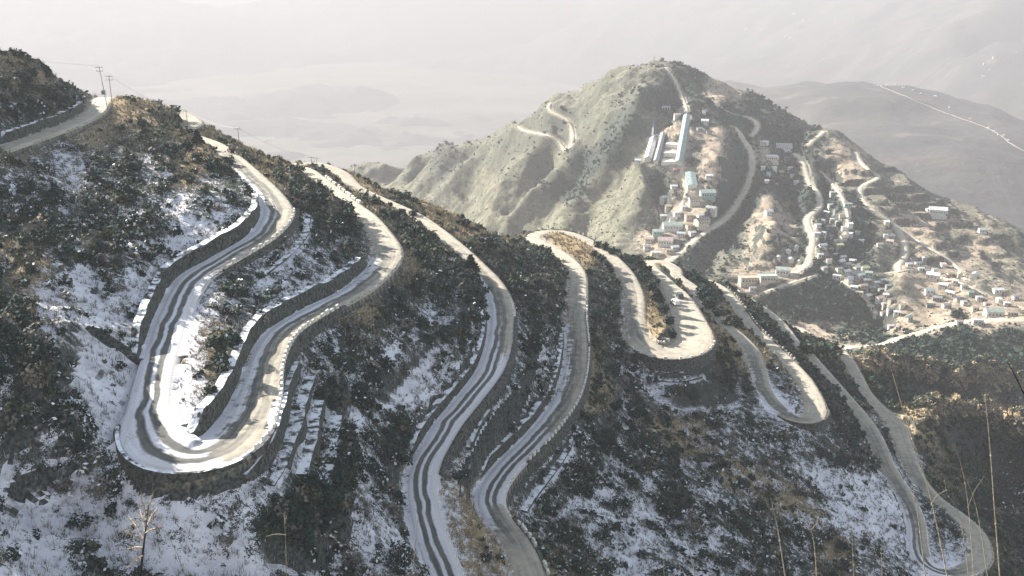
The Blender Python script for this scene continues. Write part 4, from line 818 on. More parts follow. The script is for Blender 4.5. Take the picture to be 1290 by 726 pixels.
# low scrub tufts on the grassy flank
sd = ((HU > 380) & (HU < 1330) & (HV > 60) & (HV < 475)).astype(float)*(1-.7*BARE)*(HE > 1.5); w_ = (sd/np.maximum(QY, 500)**1.2).ravel(); w_ /= w_.sum(); k = g.choice(w_.size, 30000, p=w_); j, i = np.unravel_index(k, HZ.shape)
x = HX[i]+(g.random(len(k))-.5)*2.2; y = HY[j]+(g.random(len(k))-.5)*2.2; z = bil(HX, HY, HZ, x, y); n = len(x); r0 = np.clip(np.exp(g.normal(size=n)*.4)*.8, .4, 2)
V, F, tn, wh = leaf_cloud(np.stack([x, y, z-.1], -1), np.stack([r0, r0, r0*.6], -1), np.full(n, 8), r0*.7, np.clip(.30+.26*g.random(n), 0, 1), np.zeros(n), g)
mesh_np('hill_scrub', V, F, M_FOREST, dict(tone=tn, white=wh), kind='stuff')['kind'] = 'stuff'
# ------------------------------------------------------------------ retaining walls, kerb stones
def run_of(px):
    """indices along the road and side (+1 left of travel) for edge pixels"""
    ids = []
    for u, v in px:
        d = np.hypot(RT_UV[:, 0]-u, RT_UV[:, 1]-v)+np.where(RT[:, 1] > 425, 50, 0); ids.append(int(np.argmin(d)))
    i0, i1 = min(ids), max(ids); sg = 0
    for (u, v), k in zip(px, ids):
        q = W_z(u, v, RT[k, 2]); sg += np.sign(np.dot(q[:2]-RT[k, :2], RT_N[k]))
    return i0, i1, (1 if sg > 0 else -1)
def mat_capped():
    """rubble masonry; snow lies on its flat top"""
    t = NT('snow_capped_masonry'); p = t.pos(); n = t.noise(1.5, 5, .65, p); vo = t.voro(1.8, p); n2 = t.noise(.5, 4, .6, p)
    c = t.mix(t.step(n, .3, .7), (.030, .036, .032), (.10, .10, .088)); c = t.mix(t.step(vo, .5, .75), c, (.015, .018, .017)); c = t.mix(t.step(n2, .5, .68), c, (.035, .045, .028))
    s = t.n('SeparateXYZ'); t.l(t.n('NewGeometry').outputs['True Normal'], s.inputs[0])
    c = t.mix(t.math('MULTIPLY', t.step(s.outputs[2], .6, .8), t.step(n2, .40, .55)), c, (.76, .75, .78))
    return t.bsdf(c, .92, t.math('SUBTRACT', n, vo), .8, .12)
M_CAP = mat_capped()
def swall(px, label, h, outer, mat=None, group=None):
    i0, i1, sg = run_of(px); idx = np.arange(i0, i1+1); P = RT[idx]; N = RT_N[idx]*sg; hw = P[:, 3]
    tp = np.clip(np.minimum(np.arange(len(idx)), np.arange(len(idx))[::-1])/6., .25, 1); wob = fbm(P[:, 0], P[:, 1], 6, 2, 5)
    if outer: prof = lambda k: [(hw[k]+.12, .02), (hw[k]+.62, .05), (hw[k]+.62+.16*h+.06*wob[k], -h*tp[k]), (hw[k]+.1, -h*tp[k]-.3)]
    else: prof = lambda k: [(hw[k]+.62, -.25), (hw[k]+.92+.06*wob[k], h*tp[k]*(1+.14*wob[k])), (hw[k]+2.1, h*tp[k]*(1+.1*wob[k])+.15), (hw[k]+2.2, -.3)]
    V = []
    for k in range(len(idx)):
        for d, z in prof(k): V.append((P[k, 0]+N[k, 0]*d, P[k, 1]+N[k, 1]*d, P[k, 2]+z))
    F = []; m = len(idx)
    for k in range(m-1):
        for a in range(4): F.append((k*4+a, k*4+(a+1) % 4, k*4+4+(a+1) % 4, k*4+4+a))
    F += [(0, 1, 2, 3), (m*4-4, m*4-3, m*4-2, m*4-1)]
    o = mesh_np('retaining_wall', V, np.array(F), mat or M_WALL); tag(o, label, 'wall', group); return i0, i1, sg
def kerbs(i0, i1, sg, label, group, step=2.0, mats=None, size=(.95, .45, .72), skip=0.0, off=.36):
    skip = max(skip, .07)
    m = MB(); m.box(-size[0]/2, -size[1]/2, -.12, size[0]/2, size[1]/2, size[2], .09); mes = [m.mesh('kerb_stone', q) for q in (mats or [M_KERB])]
    for n, k in enumerate(np.arange(i0+1, i1-1, step)):
        k = int(round(k))
        if rnd.random() < skip: continue
        q = RT[k, :2]+RT_N[k]*sg*(RT[k, 3]+off); o = bpy.data.objects.new('kerb_stone', mes[n % len(mes)]); COL.objects.link(o)
        o.location = (q[0], q[1], RT[k, 2]+.05); s = rnd.uniform(.72, 1.2)
        o.rotation_euler = (rnd.gauss(0, .03), rnd.gauss(0, .03), math.atan2(RT_T[k, 1], RT_T[k, 0])+rnd.gauss(0, .06)); o.scale = (s, rnd.uniform(.9, 1.1), rnd.uniform(.7, 1.15))
        tag(o, label, 'kerb stone', group)
w1 = swall([(382, 262), (362, 293), (320, 327), (280, 366)], 'stone wall holding up the right edge of the first descending road', 2.8, True)
kerbs(*w1, 'whitewashed stone block in the row along the first descending road', 'kerb stones on the first descending road')
w2 = swall([(290, 588), (318, 565), (338, 534), (350, 484), (368, 433), (390, 417), (425, 402)], 'long stone wall curving round the outside of the big lower hairpin', 2.8, True)
kerbs(*w2, 'whitewashed stone block in the row around the big lower hairpin', 'kerb stones of the big lower hairpin')
swall([(150, 535), (163, 562), (195, 588), (235, 594), (284, 588)], 'low snow dusted wall under the front of the big lower hairpin', 1.5, True, M_CAP)
swall([(650, 400), (650, 430), (638, 467), (617, 500), (580, 533), (560, 575), (556, 600)], 'low dark wall under the right edge of the second snowy road', 1.8, True)
w3 = swall([(745, 385), (742, 433), (733, 500), (700, 550), (660, 590)], 'stone wall under the right edge of the third road below the sandy loop', 2.6, True)
kerbs(*w3, 'pale stone block in the row along the third road below the sandy loop', 'kerb stones on the third road')
w4 = swall([(648, 640), (668, 680), (700, 724)], 'stone wall under the sunlit bottom end of the third road', 2.0, True)
kerbs(*w4, 'pale stone block in the row beside the sunlit bottom end of the third road', 'kerb stones at the bottom of the third road', 1.7)
w5 = swall([(650, 297), (662, 289), (690, 286), (712, 287), (742, 300)], 'low wall on the outer rim of the sandy loop at the crest', 1.5, True)
kerbs(w5[0]-1, w5[1], w5[2], 'dark stone block in the row on the rim of the sandy loop', 'kerb stones of the sandy loop', 2.6, [M_KERB2])
w6 = swall([(805, 440), (822, 455), (850, 456), (885, 450), (893, 432)], 'tall dark wall carrying the near edge of the parking platform', 5.2, True)
kerbs(*w6, 'square stone block in the row on the near edge of the parking platform', 'kerb stones of the parking platform', 2.1, size=(1.05, .5, .8))
w7 = swall([(912, 358), (936, 386), (958, 412), (1000, 453)], 'low wall under the outer edge of the road right of the platform', 1.6, True)
kerbs(*w7, 'dark stone block in the dotted row right of the platform roads', 'kerb stones right of the platform', 2.8, [M_KERB2])
swall([(985, 526), (1010, 541), (1036, 536), (1044, 512)], 'curved dark wall below the small hairpin on the right', 2.6, True)
i0, i1, sg = run_of([(402, 217), (420, 230), (446, 252)])
kerbs(i0, i1, sg, 'white stone in the row on the far crest end of the first hairpin road', 'white stones on the crest', 2.4, [M_KERB], (1.1, .6, .6), .1)
swall([(330, 258), (318, 290), (262, 325), (217, 362), (200, 405), (190, 450)], 'dark revetment wall along the uphill side of the first descending road', 2.7, False, M_CAP)
swall([(468, 322), (455, 352), (416, 374), (370, 398), (337, 414), (318, 432), (302, 465), (285, 500), (266, 540)], 'dark revetment wall on the inner bank of the big lower hairpin', 2.7, False, M_CAP)
swall([(611, 400), (608, 440), (590, 480), (545, 527), (512, 575)], 'thin dark revetment on the uphill side of the second snowy road', 1.6, False, M_CAP)
swall([(704, 420), (706, 470), (690, 512), (655, 552), (610, 595)], 'dark revetment on the uphill side of the third road', 1.8, False, M_CAP)
swall([(10, 178), (50, 163), (90, 146), (112, 128)], 'dark rock-faced bank wall left of the topmost road', 2.0, False, M_CAP)

def ledge(px, label, h=1.9, w=1.1):
    """old terrace wall: flat snowy top, dark face on the downhill side"""
    uv = cr([(u, v) for u, v, z in px], 6); pp, ok = near_hit(uv[:, 0], uv[:, 1]); P = resample(pp[ok], .8)
    for _i in range(4):
        pd = np.pad(P, ((3, 3), (0, 0)), mode='edge'); P = sum(pd[k:k+len(P)] for k in range(7))/7
    T = tangents(P); N = np.stack([-T[:, 1], T[:, 0]], -1); e = 3.0
    if np.mean(H0(P[:, 0]+N[:, 0]*e, P[:, 1]+N[:, 1]*e)-H0(P[:, 0]-N[:, 0]*e, P[:, 1]-N[:, 1]*e)) > 0: N = -N
    m = len(P); tp = np.clip(np.minimum(np.arange(m), np.arange(m)[::-1])/5., .3, 1); wb = fbm(P[:, 0], P[:, 1], 9, 2, 3)*.7; V = []
    for k in range(m):
        for d, z in ((-.9, .35), (w*(.8+.5*wb[k]), .28+.3*wb[k]), (w*(.8+.5*wb[k])+.3, .28-h*tp[k]), (-.9, -h*tp[k]-.6)): V.append((P[k, 0]+N[k, 0]*d, P[k, 1]+N[k, 1]*d, P[k, 2]+z))
    F = [(k*4+a, k*4+(a+1) % 4, k*4+4+(a+1) % 4, k*4+4+a) for k in range(m-1) for a in range(4)]+[(0, 1, 2, 3), (m*4-4, m*4-3, m*4-2, m*4-1)]
    tag(mesh_np('terrace_wall', V, np.array(F), M_CAP), label, 'wall')
ledge(BENCH[0], 'snow capped ledge wall on the slope just below the first descending road', 1.3, .8)
ledge(BENCH[1], 'snow capped old terrace wall closest to the big lower hairpin', 2.4)
ledge(BENCH[2], 'second snow capped terrace wall out from the big lower hairpin', 2.4)
ledge(BENCH[3], 'third snow capped terrace wall out from the big lower hairpin', 2.0)
ledge(BENCH[4], 'outermost short terrace wall right of the big lower hairpin', 1.6)
ledge(BENCH[5], 'snow edged ledge below the third road near its lower end', 1.5, .7)
ledge(BENCH[6], 'thin snowy ledge between the second and third roads', 1.2, .6)
ledge(BENCH[7], 'snow streaked ledge under the tall wall of the parking platform', 1.2, .7)

# ------------------------------------------------------------------ utility poles
M_POLE = simple('weathered_pole', (.16, .15, .14), .25, 4); M_PORC = simple('porcelain', (.5, .5, .48), .1, 8, .4); M_STEEL = simple('galvanised_steel', (.30, .31, .31), .15, 6, .5, .5)
def pole(u, v, utop, vtop, label, arms=1, box=False, r=.10):
    p, ok = near_hit([u], [v]); p = p[0]; t = p[1]/ray(u, v)[1]; H = (v-vtop)*t*1.06; dx = (utop-u)*t
    o = thing('utility_pole', label, 'pole', p-[0, 0, .2])
    m = MB(); m.tube([(0, 0, -.6), (dx*.5, 0, H*.5), (dx, 0, H)], [r, r*.85, r*.65], 8); m.build('post', M_POLE, o)
    for k in range(arms):
        z = H-.35-k*.9; m = MB(); x = dx*z/H; m.box(x-.9, -.2, z-.06, x+.9, -.1, z+.06); c = m.build('crossarm', M_STEEL, o)
        for s in (-.8, 0, .8):
            if s == 0 and k: continue
            m = MB(); m.tube([(x+s, -.15, z+.05), (x+s, -.15, z+.16), (x+s, -.15, z+.3)], [.07, .10, .05], 7); m.build('insulator', M_PORC, c)
    if box:
        z = H*.52; x = dx*z/H; m = MB(); m.box(x-.45, -.95, z-.6, x+.45, -.15, z+.4, .06); b = m.build('transformer', M_STEEL, o)
        for s in (-.25, 0, .25):
            m = MB(); m.tube([(x+s, -.55, z+.4), (x+s, -.55, z+.62)], [.06, .04], 6); m.build('bushing', M_PORC, b)
        m = MB(); m.box(x-.7, -1.05, z-.72, x+.7, .1, z-.62); m.build('bracket', M_STEEL, o)
    return p+np.array([dx, 0, H-.2])
tA = pole(138, 148, 132, 87, 'tall leaning pole with a transformer beside the topmost road bend', 2, True)
tB = pole(143, 147, 143, 97, 'shorter upright pole standing right of the transformer pole', 2)
tC = pole(237, 161, 236, 139, 'thin lone pole on the skyline between leafless tree and evergreen', 1)
tD = pole(303, 195, 302, 162, 'lone pole beside the pale shrubs where the first road tops out', 1)
tE = pole(393, 214, 393, 197, 'left pole of the pair by the white stones on the crest', 1)
tF = pole(400, 216, 399.5, 198, 'right pole of the pair by the white stones on the crest', 1)
tG = pole(447, 226, 447, 207, 'thin pole on the crest behind the second road bend', 1)
tH = pole(595, 265, 595, 243, 'left pole of the close pair on the tan crest', 1)
tI = pole(598.6, 266, 598.6, 243, 'right pole of the close pair on the tan crest', 1)
def wire(a, b, label, sag=.6):
    pts = [a+(b-a)*f-np.array([0, 0, sag*4*f*(1-f)]) for f in np.linspace(0, 1, 14)]; m = MB(); m.tube(pts, .022, 4); tag(m.build('overhead_wire', M_STEEL), label, 'wire')
wire(tA, np.array([-205., 280, -20]), 'thin wire running left from the transformer pole', 1.2)
wire(tB, tC, 'thin wire from the upright pole down to the thin skyline pole', 1.5)
wire(tC, tD, 'thin wire between the thin skyline pole and the lone pole', 1.2)
wire(tD, tE, 'thin wire from the lone pole to the crest pair of poles', 1.4)
# ------------------------------------------------------------------ the village
def mat_roof(name, col):
    t = NT(name); p = t.obj(); w = t.n('TexWave'); t.l(p, w.inputs['Vector']); w.inputs['Scale'].default_value = 2.2; w.inputs['Distortion'].default_value = .4
    n = t.noise(.5, 4, .6, p); c = t.mix(t.step(n, .35, .7), tuple(x*.72 for x in col), tuple(min(.85, x*1.12) for x in col))
    return t.bsdf(c, .55, w.outputs['Fac'], .4, .08, 0, .3)
ROOF = {k: mat_roof('roof_'+k.replace(' ', '_'), c) for k, c in {'white': (.66, .66, .65), 'grey': (.30, .31, .32), 'pale green': (.38, .43, .375), 'blue-green': (.27, .35, .335), 'tan': (.46, .38, .29), 'pinkish': (.50, .36, .33), 'dark': (.07, .09, .10), 'yellow-green': (.52, .54, .26), 'brown': (.20, .145, .12), 'bluish': (.42, .46, .50)}.items()}
WALLM = [simple('limewashed_wall', (.52, .49, .44), .18, .6), simple('cream_wall', (.46, .40, .31), .18, .6), simple('grey_plank_wall', (.22, .22, .21), .2, .8), simple('green_painted_wall', (.22, .32, .27), .2, .7)]
M_GLASS = simple('window_dark', (.03, .035, .04), .2, 2, .25); M_DOOR = simple('door_wood', (.12, .07, .045), .2, 3)
def gable(w, d, h, rise, ov=.35):
    m = MB(); a, b = w/2+ov, d/2+ov; z0 = h-.12; t = .14
    vs = []
    for zz in (0, t): vs += [(-a, -b, z0+zz), (a, -b, z0+zz), (a, 0, z0+rise+zz), (-a, 0, z0+rise+zz), (a, b, z0+zz), (-a, b, z0+zz)]
    fs = [(0, 3, 2, 1), (3, 5, 4, 2), (6, 7, 8, 9), (9, 8, 10, 11), (0, 1, 7, 6), (5, 11, 10, 4), (1, 2, 8, 7), (2, 4, 10, 8), (0, 6, 9, 3), (3, 9, 11, 5)]
    return m.add(vs, fs)
def walls_gable(w, d, h, rise):
    m = MB(); a, b = w/2, d/2
    vs = [(-a, -b, -4), (a, -b, -4), (a, b, -4), (-a, b, -4), (-a, -b, h-.1), (a, -b, h-.1), (a, b, h-.1), (-a, b, h-.1), (-a, 0, h+rise-.14), (a, 0, h+rise-.14)]
    return m.add(vs, [(3, 2, 1, 0), (0, 1, 5, 4), (2, 3, 7, 6), (1, 2, 6, 9, 5), (3, 0, 4, 8, 7), (4, 5, 9, 8), (6, 7, 8, 9)])
MESHC = {}
def cached(key, fn):
    if key not in MESHC: MESHC[key] = fn()
    return MESHC[key]
def house(p, w, d, h, yaw, roof, label, group, flat=False, wall=0, detail=True, name='house'):
    o = thing(name, label, 'house', p, yaw, group); w, d, h = round(w, 1), round(d, 1), round(h, 1); rise = round(.28*d, 1)
    key = (w, d, h, roof, flat, wall)
    if flat:
        link('wall', cached(key+('w',), lambda: MB().box(-w/2, -d/2, -4, w/2, d/2, h).mesh('wall', WALLM[wall])), o)
        def rf():
            m = MB(); m.box(-w/2-.2, -d/2-.2, h+.003, w/2+.2, d/2+.2, h+.22); m.box(-w/2-.1, -d/2-.1, h+.223, w/2+.1, -d/2+.1, h+.6); m.box(-w/2-.1, d/2-.1, h+.223, w/2+.1, d/2+.1, h+.6); return m.mesh('roof', ROOF[roof])
        link('roof', cached(key+('r',), rf), o)
    else:
        link('wall', cached(key+('w',), lambda: walls_gable(w, d, h, rise).mesh('wall', WALLM[wall])), o)
        link('roof', cached(key+('r',), lambda: gable(w, d, h, rise).mesh('roof', ROOF[roof])), o)
    if detail:
        n = max(1, int(w/2.6)); win = cached('win', lambda: MB().box(-.5, -.06, -.55, .5, .02, .55).mesh('window', M_GLASS))
        for k in range(n):
            c = link('window', win, o); c.location = (-w/2+(k+.8)*w/(n+.9), -d/2-.01, h*.58)
        c = link('door', cached('door', lambda: MB().box(-.5, -.07, 0, .5, .02, 2).mesh('door', M_DOOR)), o); c.location = (w/2-.8, -d/2-.012, .05)
    return o
ORD = ['', 'second ', 'third ', 'fourth ', 'fifth ', 'sixth ', 'seventh ', 'eighth ', 'ninth ', 'tenth ', 'eleventh ', 'twelfth ', 'thirteenth ', 'fourteenth ']
VIL = {  # where: (group, phrase, rows of pixel u, v, width, roof, yaw degrees, flat, wall)
 'block': ('houses below the temple court', 'on the pale slope below the temple court', [
  (849, 238, 8, 'white', 10, 0, 0), (875, 258, 15, 'brown', 3, 0, 1), (891, 249, 19, 'pale green', 2, 0, 3), (896, 268, 13, 'grey', -30, 0, 0), (884, 285, 18, 'brown', 28, 0, 1), (847, 290, 25, 'pale green', 4, 0, 0), (858, 298, 10, 'bluish', -15, 0, 0), (829, 298, 14, 'pale green', 0, 0, 3), (838, 309, 19, 'pinkish', -4, 0, 0), (818, 306, 11, 'pinkish', -6, 0, 1), (826, 323, 12, 'white', -5, 1, 1), (837, 254, 11, 'white', 35, 0, 0), (868, 275, 10, 'tan', 5, 1, 1), (853, 272, 9, 'white', 5, 1, 0)]),
 'court': ('sheds beside the temple', 'beside the upper end of the temple court', [
  (888, 143, 7, 'blue-green', 55, 0, 0), (888, 156, 9, 'white', -20, 0, 0), (881, 165, 7, 'grey', 10, 0, 2), (893, 169, 6, 'dark', 0, 0, 2), (893, 225, 8, 'white', 0, 0, 0), (853, 148, 8, 'pinkish', 0, 0, 0), (826, 174, 6, 'grey', 20, 0, 2), (804, 206, 8, 'bluish', -25, 0, 0)]),
 'camp': ('huts of the upper camp', 'in the upper camp between two winding roads', [
  (987, 190, 20, 'grey', -4, 0, 0), (963, 183, 9, 'white', -40, 1, 0), (972, 203, 16, 'white', 0, 1, 1), (961, 214, 5, 'white', 0, 0, 0), (968, 220, 5, 'grey', 0, 0, 0), (975, 214, 6, 'white', 10, 0, 0), (983, 220, 7, 'tan', -8, 0, 1), (991, 203, 7, 'dark', 0, 0, 2), (995, 215, 6, 'white', 20, 0, 0), (998, 223, 5, 'grey', 0, 0, 0), (966, 231, 5, 'white', 0, 0, 0), (976, 235, 6, 'tan', 0, 0, 1), (1003, 232, 6, 'bluish', 0, 0, 0), (968, 271, 10, 'white', 25, 0, 0)]),
 'strip': ('houses along the middle hill road', 'strung out right of the middle winding road', [
  (1049, 246, 7, 'white', 0, 1, 0), (1041, 271, 8, 'white', -40, 0, 0), (1035, 281, 8, 'grey', -30, 0, 0), (1030, 287, 7, 'white', 15, 0, 0), (1041, 289, 6, 'pale green', 0, 0, 3), (1051, 288, 6, 'grey', 0, 0, 2), (1029, 298, 9, 'white', 0, 1, 0), (1037, 296, 7, 'bluish', -25, 0, 0), (1036, 313, 10, 'bluish', 20, 0, 0), (1033, 325, 7, 'white', 0, 0, 0), (1068, 262, 10, 'pale green', -5, 1, 3), (1071, 285, 8, 'white', 80, 1, 0), (1071, 298, 8, 'white', 60, 1, 0), (1062, 303, 11, 'tan', 25, 0, 0), (1058, 313, 9, 'yellow-green', 0, 1, 1)]),
 'tanks': ('white huts by the bare field', 'beside the middle road below the tan field', [
  (993, 320, 8, 'white', 75, 0, 0), (981, 327, 6, 'white', 80, 0, 0), (996, 330, 9, 'white', 85, 0, 0), (1003, 315, 8, 'grey', 70, 0, 0), (1007, 333, 6, 'bluish', 60, 0, 0), (986, 347, 18, 'pale green', -12, 0, 0), (967, 356, 22, 'pale green', 8, 1, 1), (943, 357, 24, 'tan', 8, 1, 1), (948, 366, 8, 'grey', 0, 0, 0), (928, 372, 9, 'white', -40, 1, 1)]),
 'crowd': ('crowded village houses', 'crowded right of the dark triangular slope', [
  (1059, 333, 9, 'white', 30, 0, 0), (1067, 337, 9, 'grey', 20, 0, 0), (1074, 332, 8, 'white', -15, 0, 0), (1079, 340, 8, 'white', 30, 0, 0), (1057, 342, 8, 'grey', 15, 0, 1), (1066, 346, 10, 'white', 25, 0, 0), (1075, 349, 9, 'grey', 30, 0, 0), (1054, 352, 10, 'white', -30, 1, 0), (1069, 356, 11, 'bluish', 35, 0, 0), (1083, 350, 9, 'white', 30, 0, 0), (1090, 341, 9, 'yellow-green', 20, 0, 0), (1094, 348, 9, 'pale green', -20, 0, 3), (1092, 357, 8, 'grey', 0, 0, 2), (1076, 365, 9, 'white', -25, 0, 0), (1087, 364, 10, 'tan', 15, 0, 1), (1098, 366, 7, 'grey', 0, 0, 0), (1093, 376, 10, 'white', 40, 0, 0), (1108, 379, 10, 'pinkish', 25, 0, 0), (1083, 372, 8, 'tan', -30, 0, 1), (1096, 389, 8, 'pale green', 0, 0, 0), (1102, 399, 6, 'white', 70, 0, 0), (1105, 388, 6, 'grey', 10, 0, 2), (1062, 327, 7, 'grey', 10, 0, 0)]),
 'slope': ('scattered hillside houses', 'scattered on the terraced slope to the right', [
  (1181, 272, 22, 'white', -14, 0, 0), (1169, 267, 6, 'white', 20, 1, 0), (1238, 294, 11, 'pale green', -8, 0, 0), (1117, 283, 8, 'white', 85, 1, 1), (1116, 299, 6, 'white', 0, 1, 0), (1108, 311, 7, 'tan', 0, 0, 0), (1121, 308, 9, 'tan', -30, 0, 1), (1124, 300, 6, 'grey', 0, 0, 2), (1150, 330, 8, 'dark', 15, 0, 0), (1145, 336, 8, 'white', 10, 0, 0), (1156, 335, 7, 'grey', 10, 0, 0), (1164, 331, 7, 'grey', 80, 0, 2), (1188, 336, 8, 'pinkish', 85, 1, 0), (1209, 349, 8, 'yellow-green', 70, 0, 1), (1228, 350, 10, 'white', 60, 0, 0), (1257, 370, 12, 'white', 5, 0, 0), (1258, 381, 7, 'white', 90, 1, 0)]),
 'quarter': ('houses by the valley road', 'around the bare yard above the valley road', [
  (1175, 353, 16, 'white', -30, 0, 0), (1188, 363, 11, 'white', -38, 0, 0), (1197, 373, 11, 'white', -40, 0, 1), (1171, 371, 12, 'blue-green', -5, 0, 0), (1180, 380, 11, 'grey', -20, 0, 2), (1172, 388, 10, 'dark', -10, 0, 2), (1192, 388, 10, 'grey', 10, 0, 0), (1144, 404, 10, 'pale green', 40, 0, 0), (1122, 414, 7, 'white', 0, 0, 0), (1251, 400, 22, 'pale green', 4, 0, 0), (1208, 409, 8, 'pinkish', 0, 0, 0), (1231, 409, 13, 'white', -10, 1, 0), (1276, 398, 10, 'tan', 0, 0, 1), (1205, 380, 7, 'grey', 30, 0, 0)])}
VIL.update({
 'upperslope': ('huts above the middle road', 'in the loose huts between middle and right hill roads', [
  (1046, 262, 6, 'white', 10, 0, 0), (1053, 268, 6, 'grey', 20, 0, 2), (1060, 275, 6, 'tan', 0, 0, 1), (1048, 279, 5, 'white', -10, 0, 0), (1056, 283, 6, 'pale green', 15, 0, 0), (1063, 290, 6, 'white', 0, 0, 0), (1046, 301, 6, 'grey', 30, 0, 0), (1053, 306, 6, 'white', 10, 0, 0), (1047, 317, 6, 'tan', -10, 0, 1), (1052, 324, 6, 'white', 20, 0, 0), (1044, 332, 6, 'pinkish', 0, 0, 0), (1038, 340, 7, 'white', 30, 0, 0), (1080, 296, 6, 'grey', 0, 0, 2), (1085, 306, 6, 'white', -20, 0, 0)]),
 'apron': ('houses stepping down beside the triangle', 'stepping down between triangular slope and bare yard', [
  (1112, 356, 7, 'white', 20, 0, 0), (1119, 364, 7, 'grey', 0, 0, 2), (1110, 368, 7, 'pale green', 10, 0, 3), (1116, 375, 7, 'white', -20, 0, 0), (1122, 381, 7, 'tan', 30, 0, 1), (1114, 387, 7, 'white', 10, 0, 0), (1121, 393, 7, 'grey', 0, 0, 0), (1112, 398, 6, 'pinkish', 15, 0, 0), (1104, 359, 7, 'bluish', 20, 0, 0), (1130, 396, 8, 'white', -15, 0, 0), (1136, 388, 6, 'tan', 0, 0, 1)]),
 'rim': ('houses behind the valley yard', 'in the upper right terraces above the valley yard', [
  (1160, 342, 7, 'white', 0, 0, 0), (1168, 345, 7, 'grey', 10, 0, 2), (1177, 343, 6, 'white', 20, 0, 0), (1196, 349, 7, 'tan', 15, 0, 1), (1203, 358, 7, 'white', -20, 0, 0), (1214, 364, 7, 'grey', 0, 0, 0), (1222, 372, 7, 'pale green', 10, 0, 3), (1233, 378, 7, 'white', 0, 0, 0), (1243, 386, 7, 'pinkish', 5, 0, 0), (1214, 384, 7, 'white', 20, 0, 0), (1228, 392, 8, 'tan', 0, 0, 1), (1268, 386, 7, 'white', -10, 0, 0), (1279, 378, 7, 'grey', 10, 0, 0)]),
 'north': ('sheds over the straight road', 'in the upper left sheds above the straight hill road', [
  (842, 262, 8, 'tan', 0, 0, 1), (862, 264, 8, 'white', 8, 1, 0), (836, 277, 9, 'white', 0, 0, 0), (848, 279, 9, 'grey', 0, 0, 0), (868, 288, 8, 'tan', 20, 0, 1), (872, 297, 8, 'white', 25, 0, 0), (848, 304, 9, 'grey', 0, 0, 2), (850, 315, 9, 'white', 15, 0, 0), (843, 319, 8, 'tan', 0, 0, 1), (815, 314, 8, 'grey', 0, 0, 0), (882, 275, 8, 'white', 20, 0, 0)])})
for a_, b_ in (('north', 'block'), ('upperslope', 'strip'), ('rim', 'quarter')): VIL[b_][2].extend(VIL.pop(a_)[2])
for key, (grp, where, rows) in VIL.items():
    cnt = {}
    for r in rows: cnt.setdefault(r[3], []).append(r)
    for roof, rr in cnt.items():
        rr.sort(key=lambda r: r[0])
        for n, (u, v, w, rf, yaw, flat, wl) in enumerate(rr):
            q, ok = hill_hit([u], [v]); q = q[0]
            if not ok[0]: print('miss house', u, v); continue
            t = q[1]/ray(u, v)[1]; W = w*t*.98; big = w >= 9
            D = min(W*.62, 9) if w > 9 else W*.72; H = min(max(2.6, W*.48), 5.2)
            if len(rr) == 1: lab = f'only {roof} roofed house {where}'
            elif n == len(rr)-1: lab = f'rightmost {roof} roofed house {where}'
            elif n == 0: lab = f'leftmost {roof} roofed house {where}'
            else: lab = f'{ORD[n]}{roof} roofed house from the left {where}'
            lab = ' '.join(lab.split()[:16])
            house(q+[0, 0, .3], W, D, H, R(yaw+rnd.uniform(-6, 6)), rf, lab, grp, flat, wl, w >= 7)
# temple on the hill: two long stepped halls either side of a paved court
def hill_pt(u, v): return hill_hit([u], [v])[0][0]
M_TW = simple('temple_wall', (.56, .53, .48), .15, .5); M_COURT = simple('court_paving', (.62, .55, .48), .15, .4)
def long_hall(a, b, wd, h, roof, label, rise=1.6, win=9, name='temple_hall'):
    A, B = hill_pt(*a), hill_pt(*b); o = thing(name, label, 'temple', A); d = B-A; L = np.linalg.norm(d[:2]); s = np.array([-d[1], d[0], 0])/L
    def pr(f, off, z): return d*f+s*off+np.array([0, 0, z])
    m = MB(); hw = wd/2
    m.add([pr(f, q, z) for f in (0, 1) for q, z in ((-hw, -4), (hw, -4), (hw, h-.1), (0, h+rise-.14), (-hw, h-.1))], [(0, 1, 2, 3, 4), (9, 8, 7, 6, 5)]+[(k, k+5, (k+1) % 5+5, (k+1) % 5) for k in range(5)]); m.build('wall', M_TW, o)
    m = MB(); e = hw+.6
    m.add([pr(f, q, z) for f in (-.02, 1.02) for q, z in ((-e, h-.25), (0, h+rise), (e, h-.25), (e, h-.05), (0, h+rise+.2), (-e, h-.05))], [(0, 1, 2, 3, 4, 5)[::-1], (6, 7, 8, 9, 10, 11)]+[(k, (k+1) % 6, (k+1) % 6+6, k+6) for k in range(6)]); m.build('roof', roof, o)
    for k in range(win):
        for sd in (-1, 1):
            f = (k+.5)/win; m = MB(); c = np.array([pr(f-.022, sd*(hw+.02), .9), pr(f+.022, sd*(hw+.02), .9), pr(f+.022, sd*(hw+.02), h-1), pr(f-.022, sd*(hw+.02), h-1)]); q = c-s*sd*.3
            m.add(list(c)+list(q), [(0, 1, 2, 3), (7, 6, 5, 4), (0, 4, 5, 1), (1, 5, 6, 2), (2, 6, 7, 3), (3, 7, 4, 0)]); m.build('window', M_GLASS, o)
    return o
long_hall((865, 151), (855, 208), 6.4, 4.6, ROOF['blue-green'], 'long temple hall with blue-green roof on the right of the stepped court')
long_hall((835, 174), (826, 207), 4.0, 3.6, ROOF['grey'], 'long narrow gallery with grey roof on the left of the stepped court', 1.1, 6)
long_hall((823, 179), (816, 204), 6.5, 4.2, ROOF['white'], 'white roofed hall at the outer left edge of the temple grounds', 2.2, 5)
long_hall((824, 154), (823, 175), 3.0, 3.4, ROOF['dark'], 'narrow dark roofed gallery above the white roofed temple hall', 1.0, 4)
long_hall((869, 222), (872, 238), 9, 4.0, ROOF['blue-green'], 'dark blocky hall just below the long blue-green temple hall', .8, 3)
ct = thing('temple_court', 'pale paved court stepping down between the two long temple halls', 'courtyard', hill_pt(848, 190))
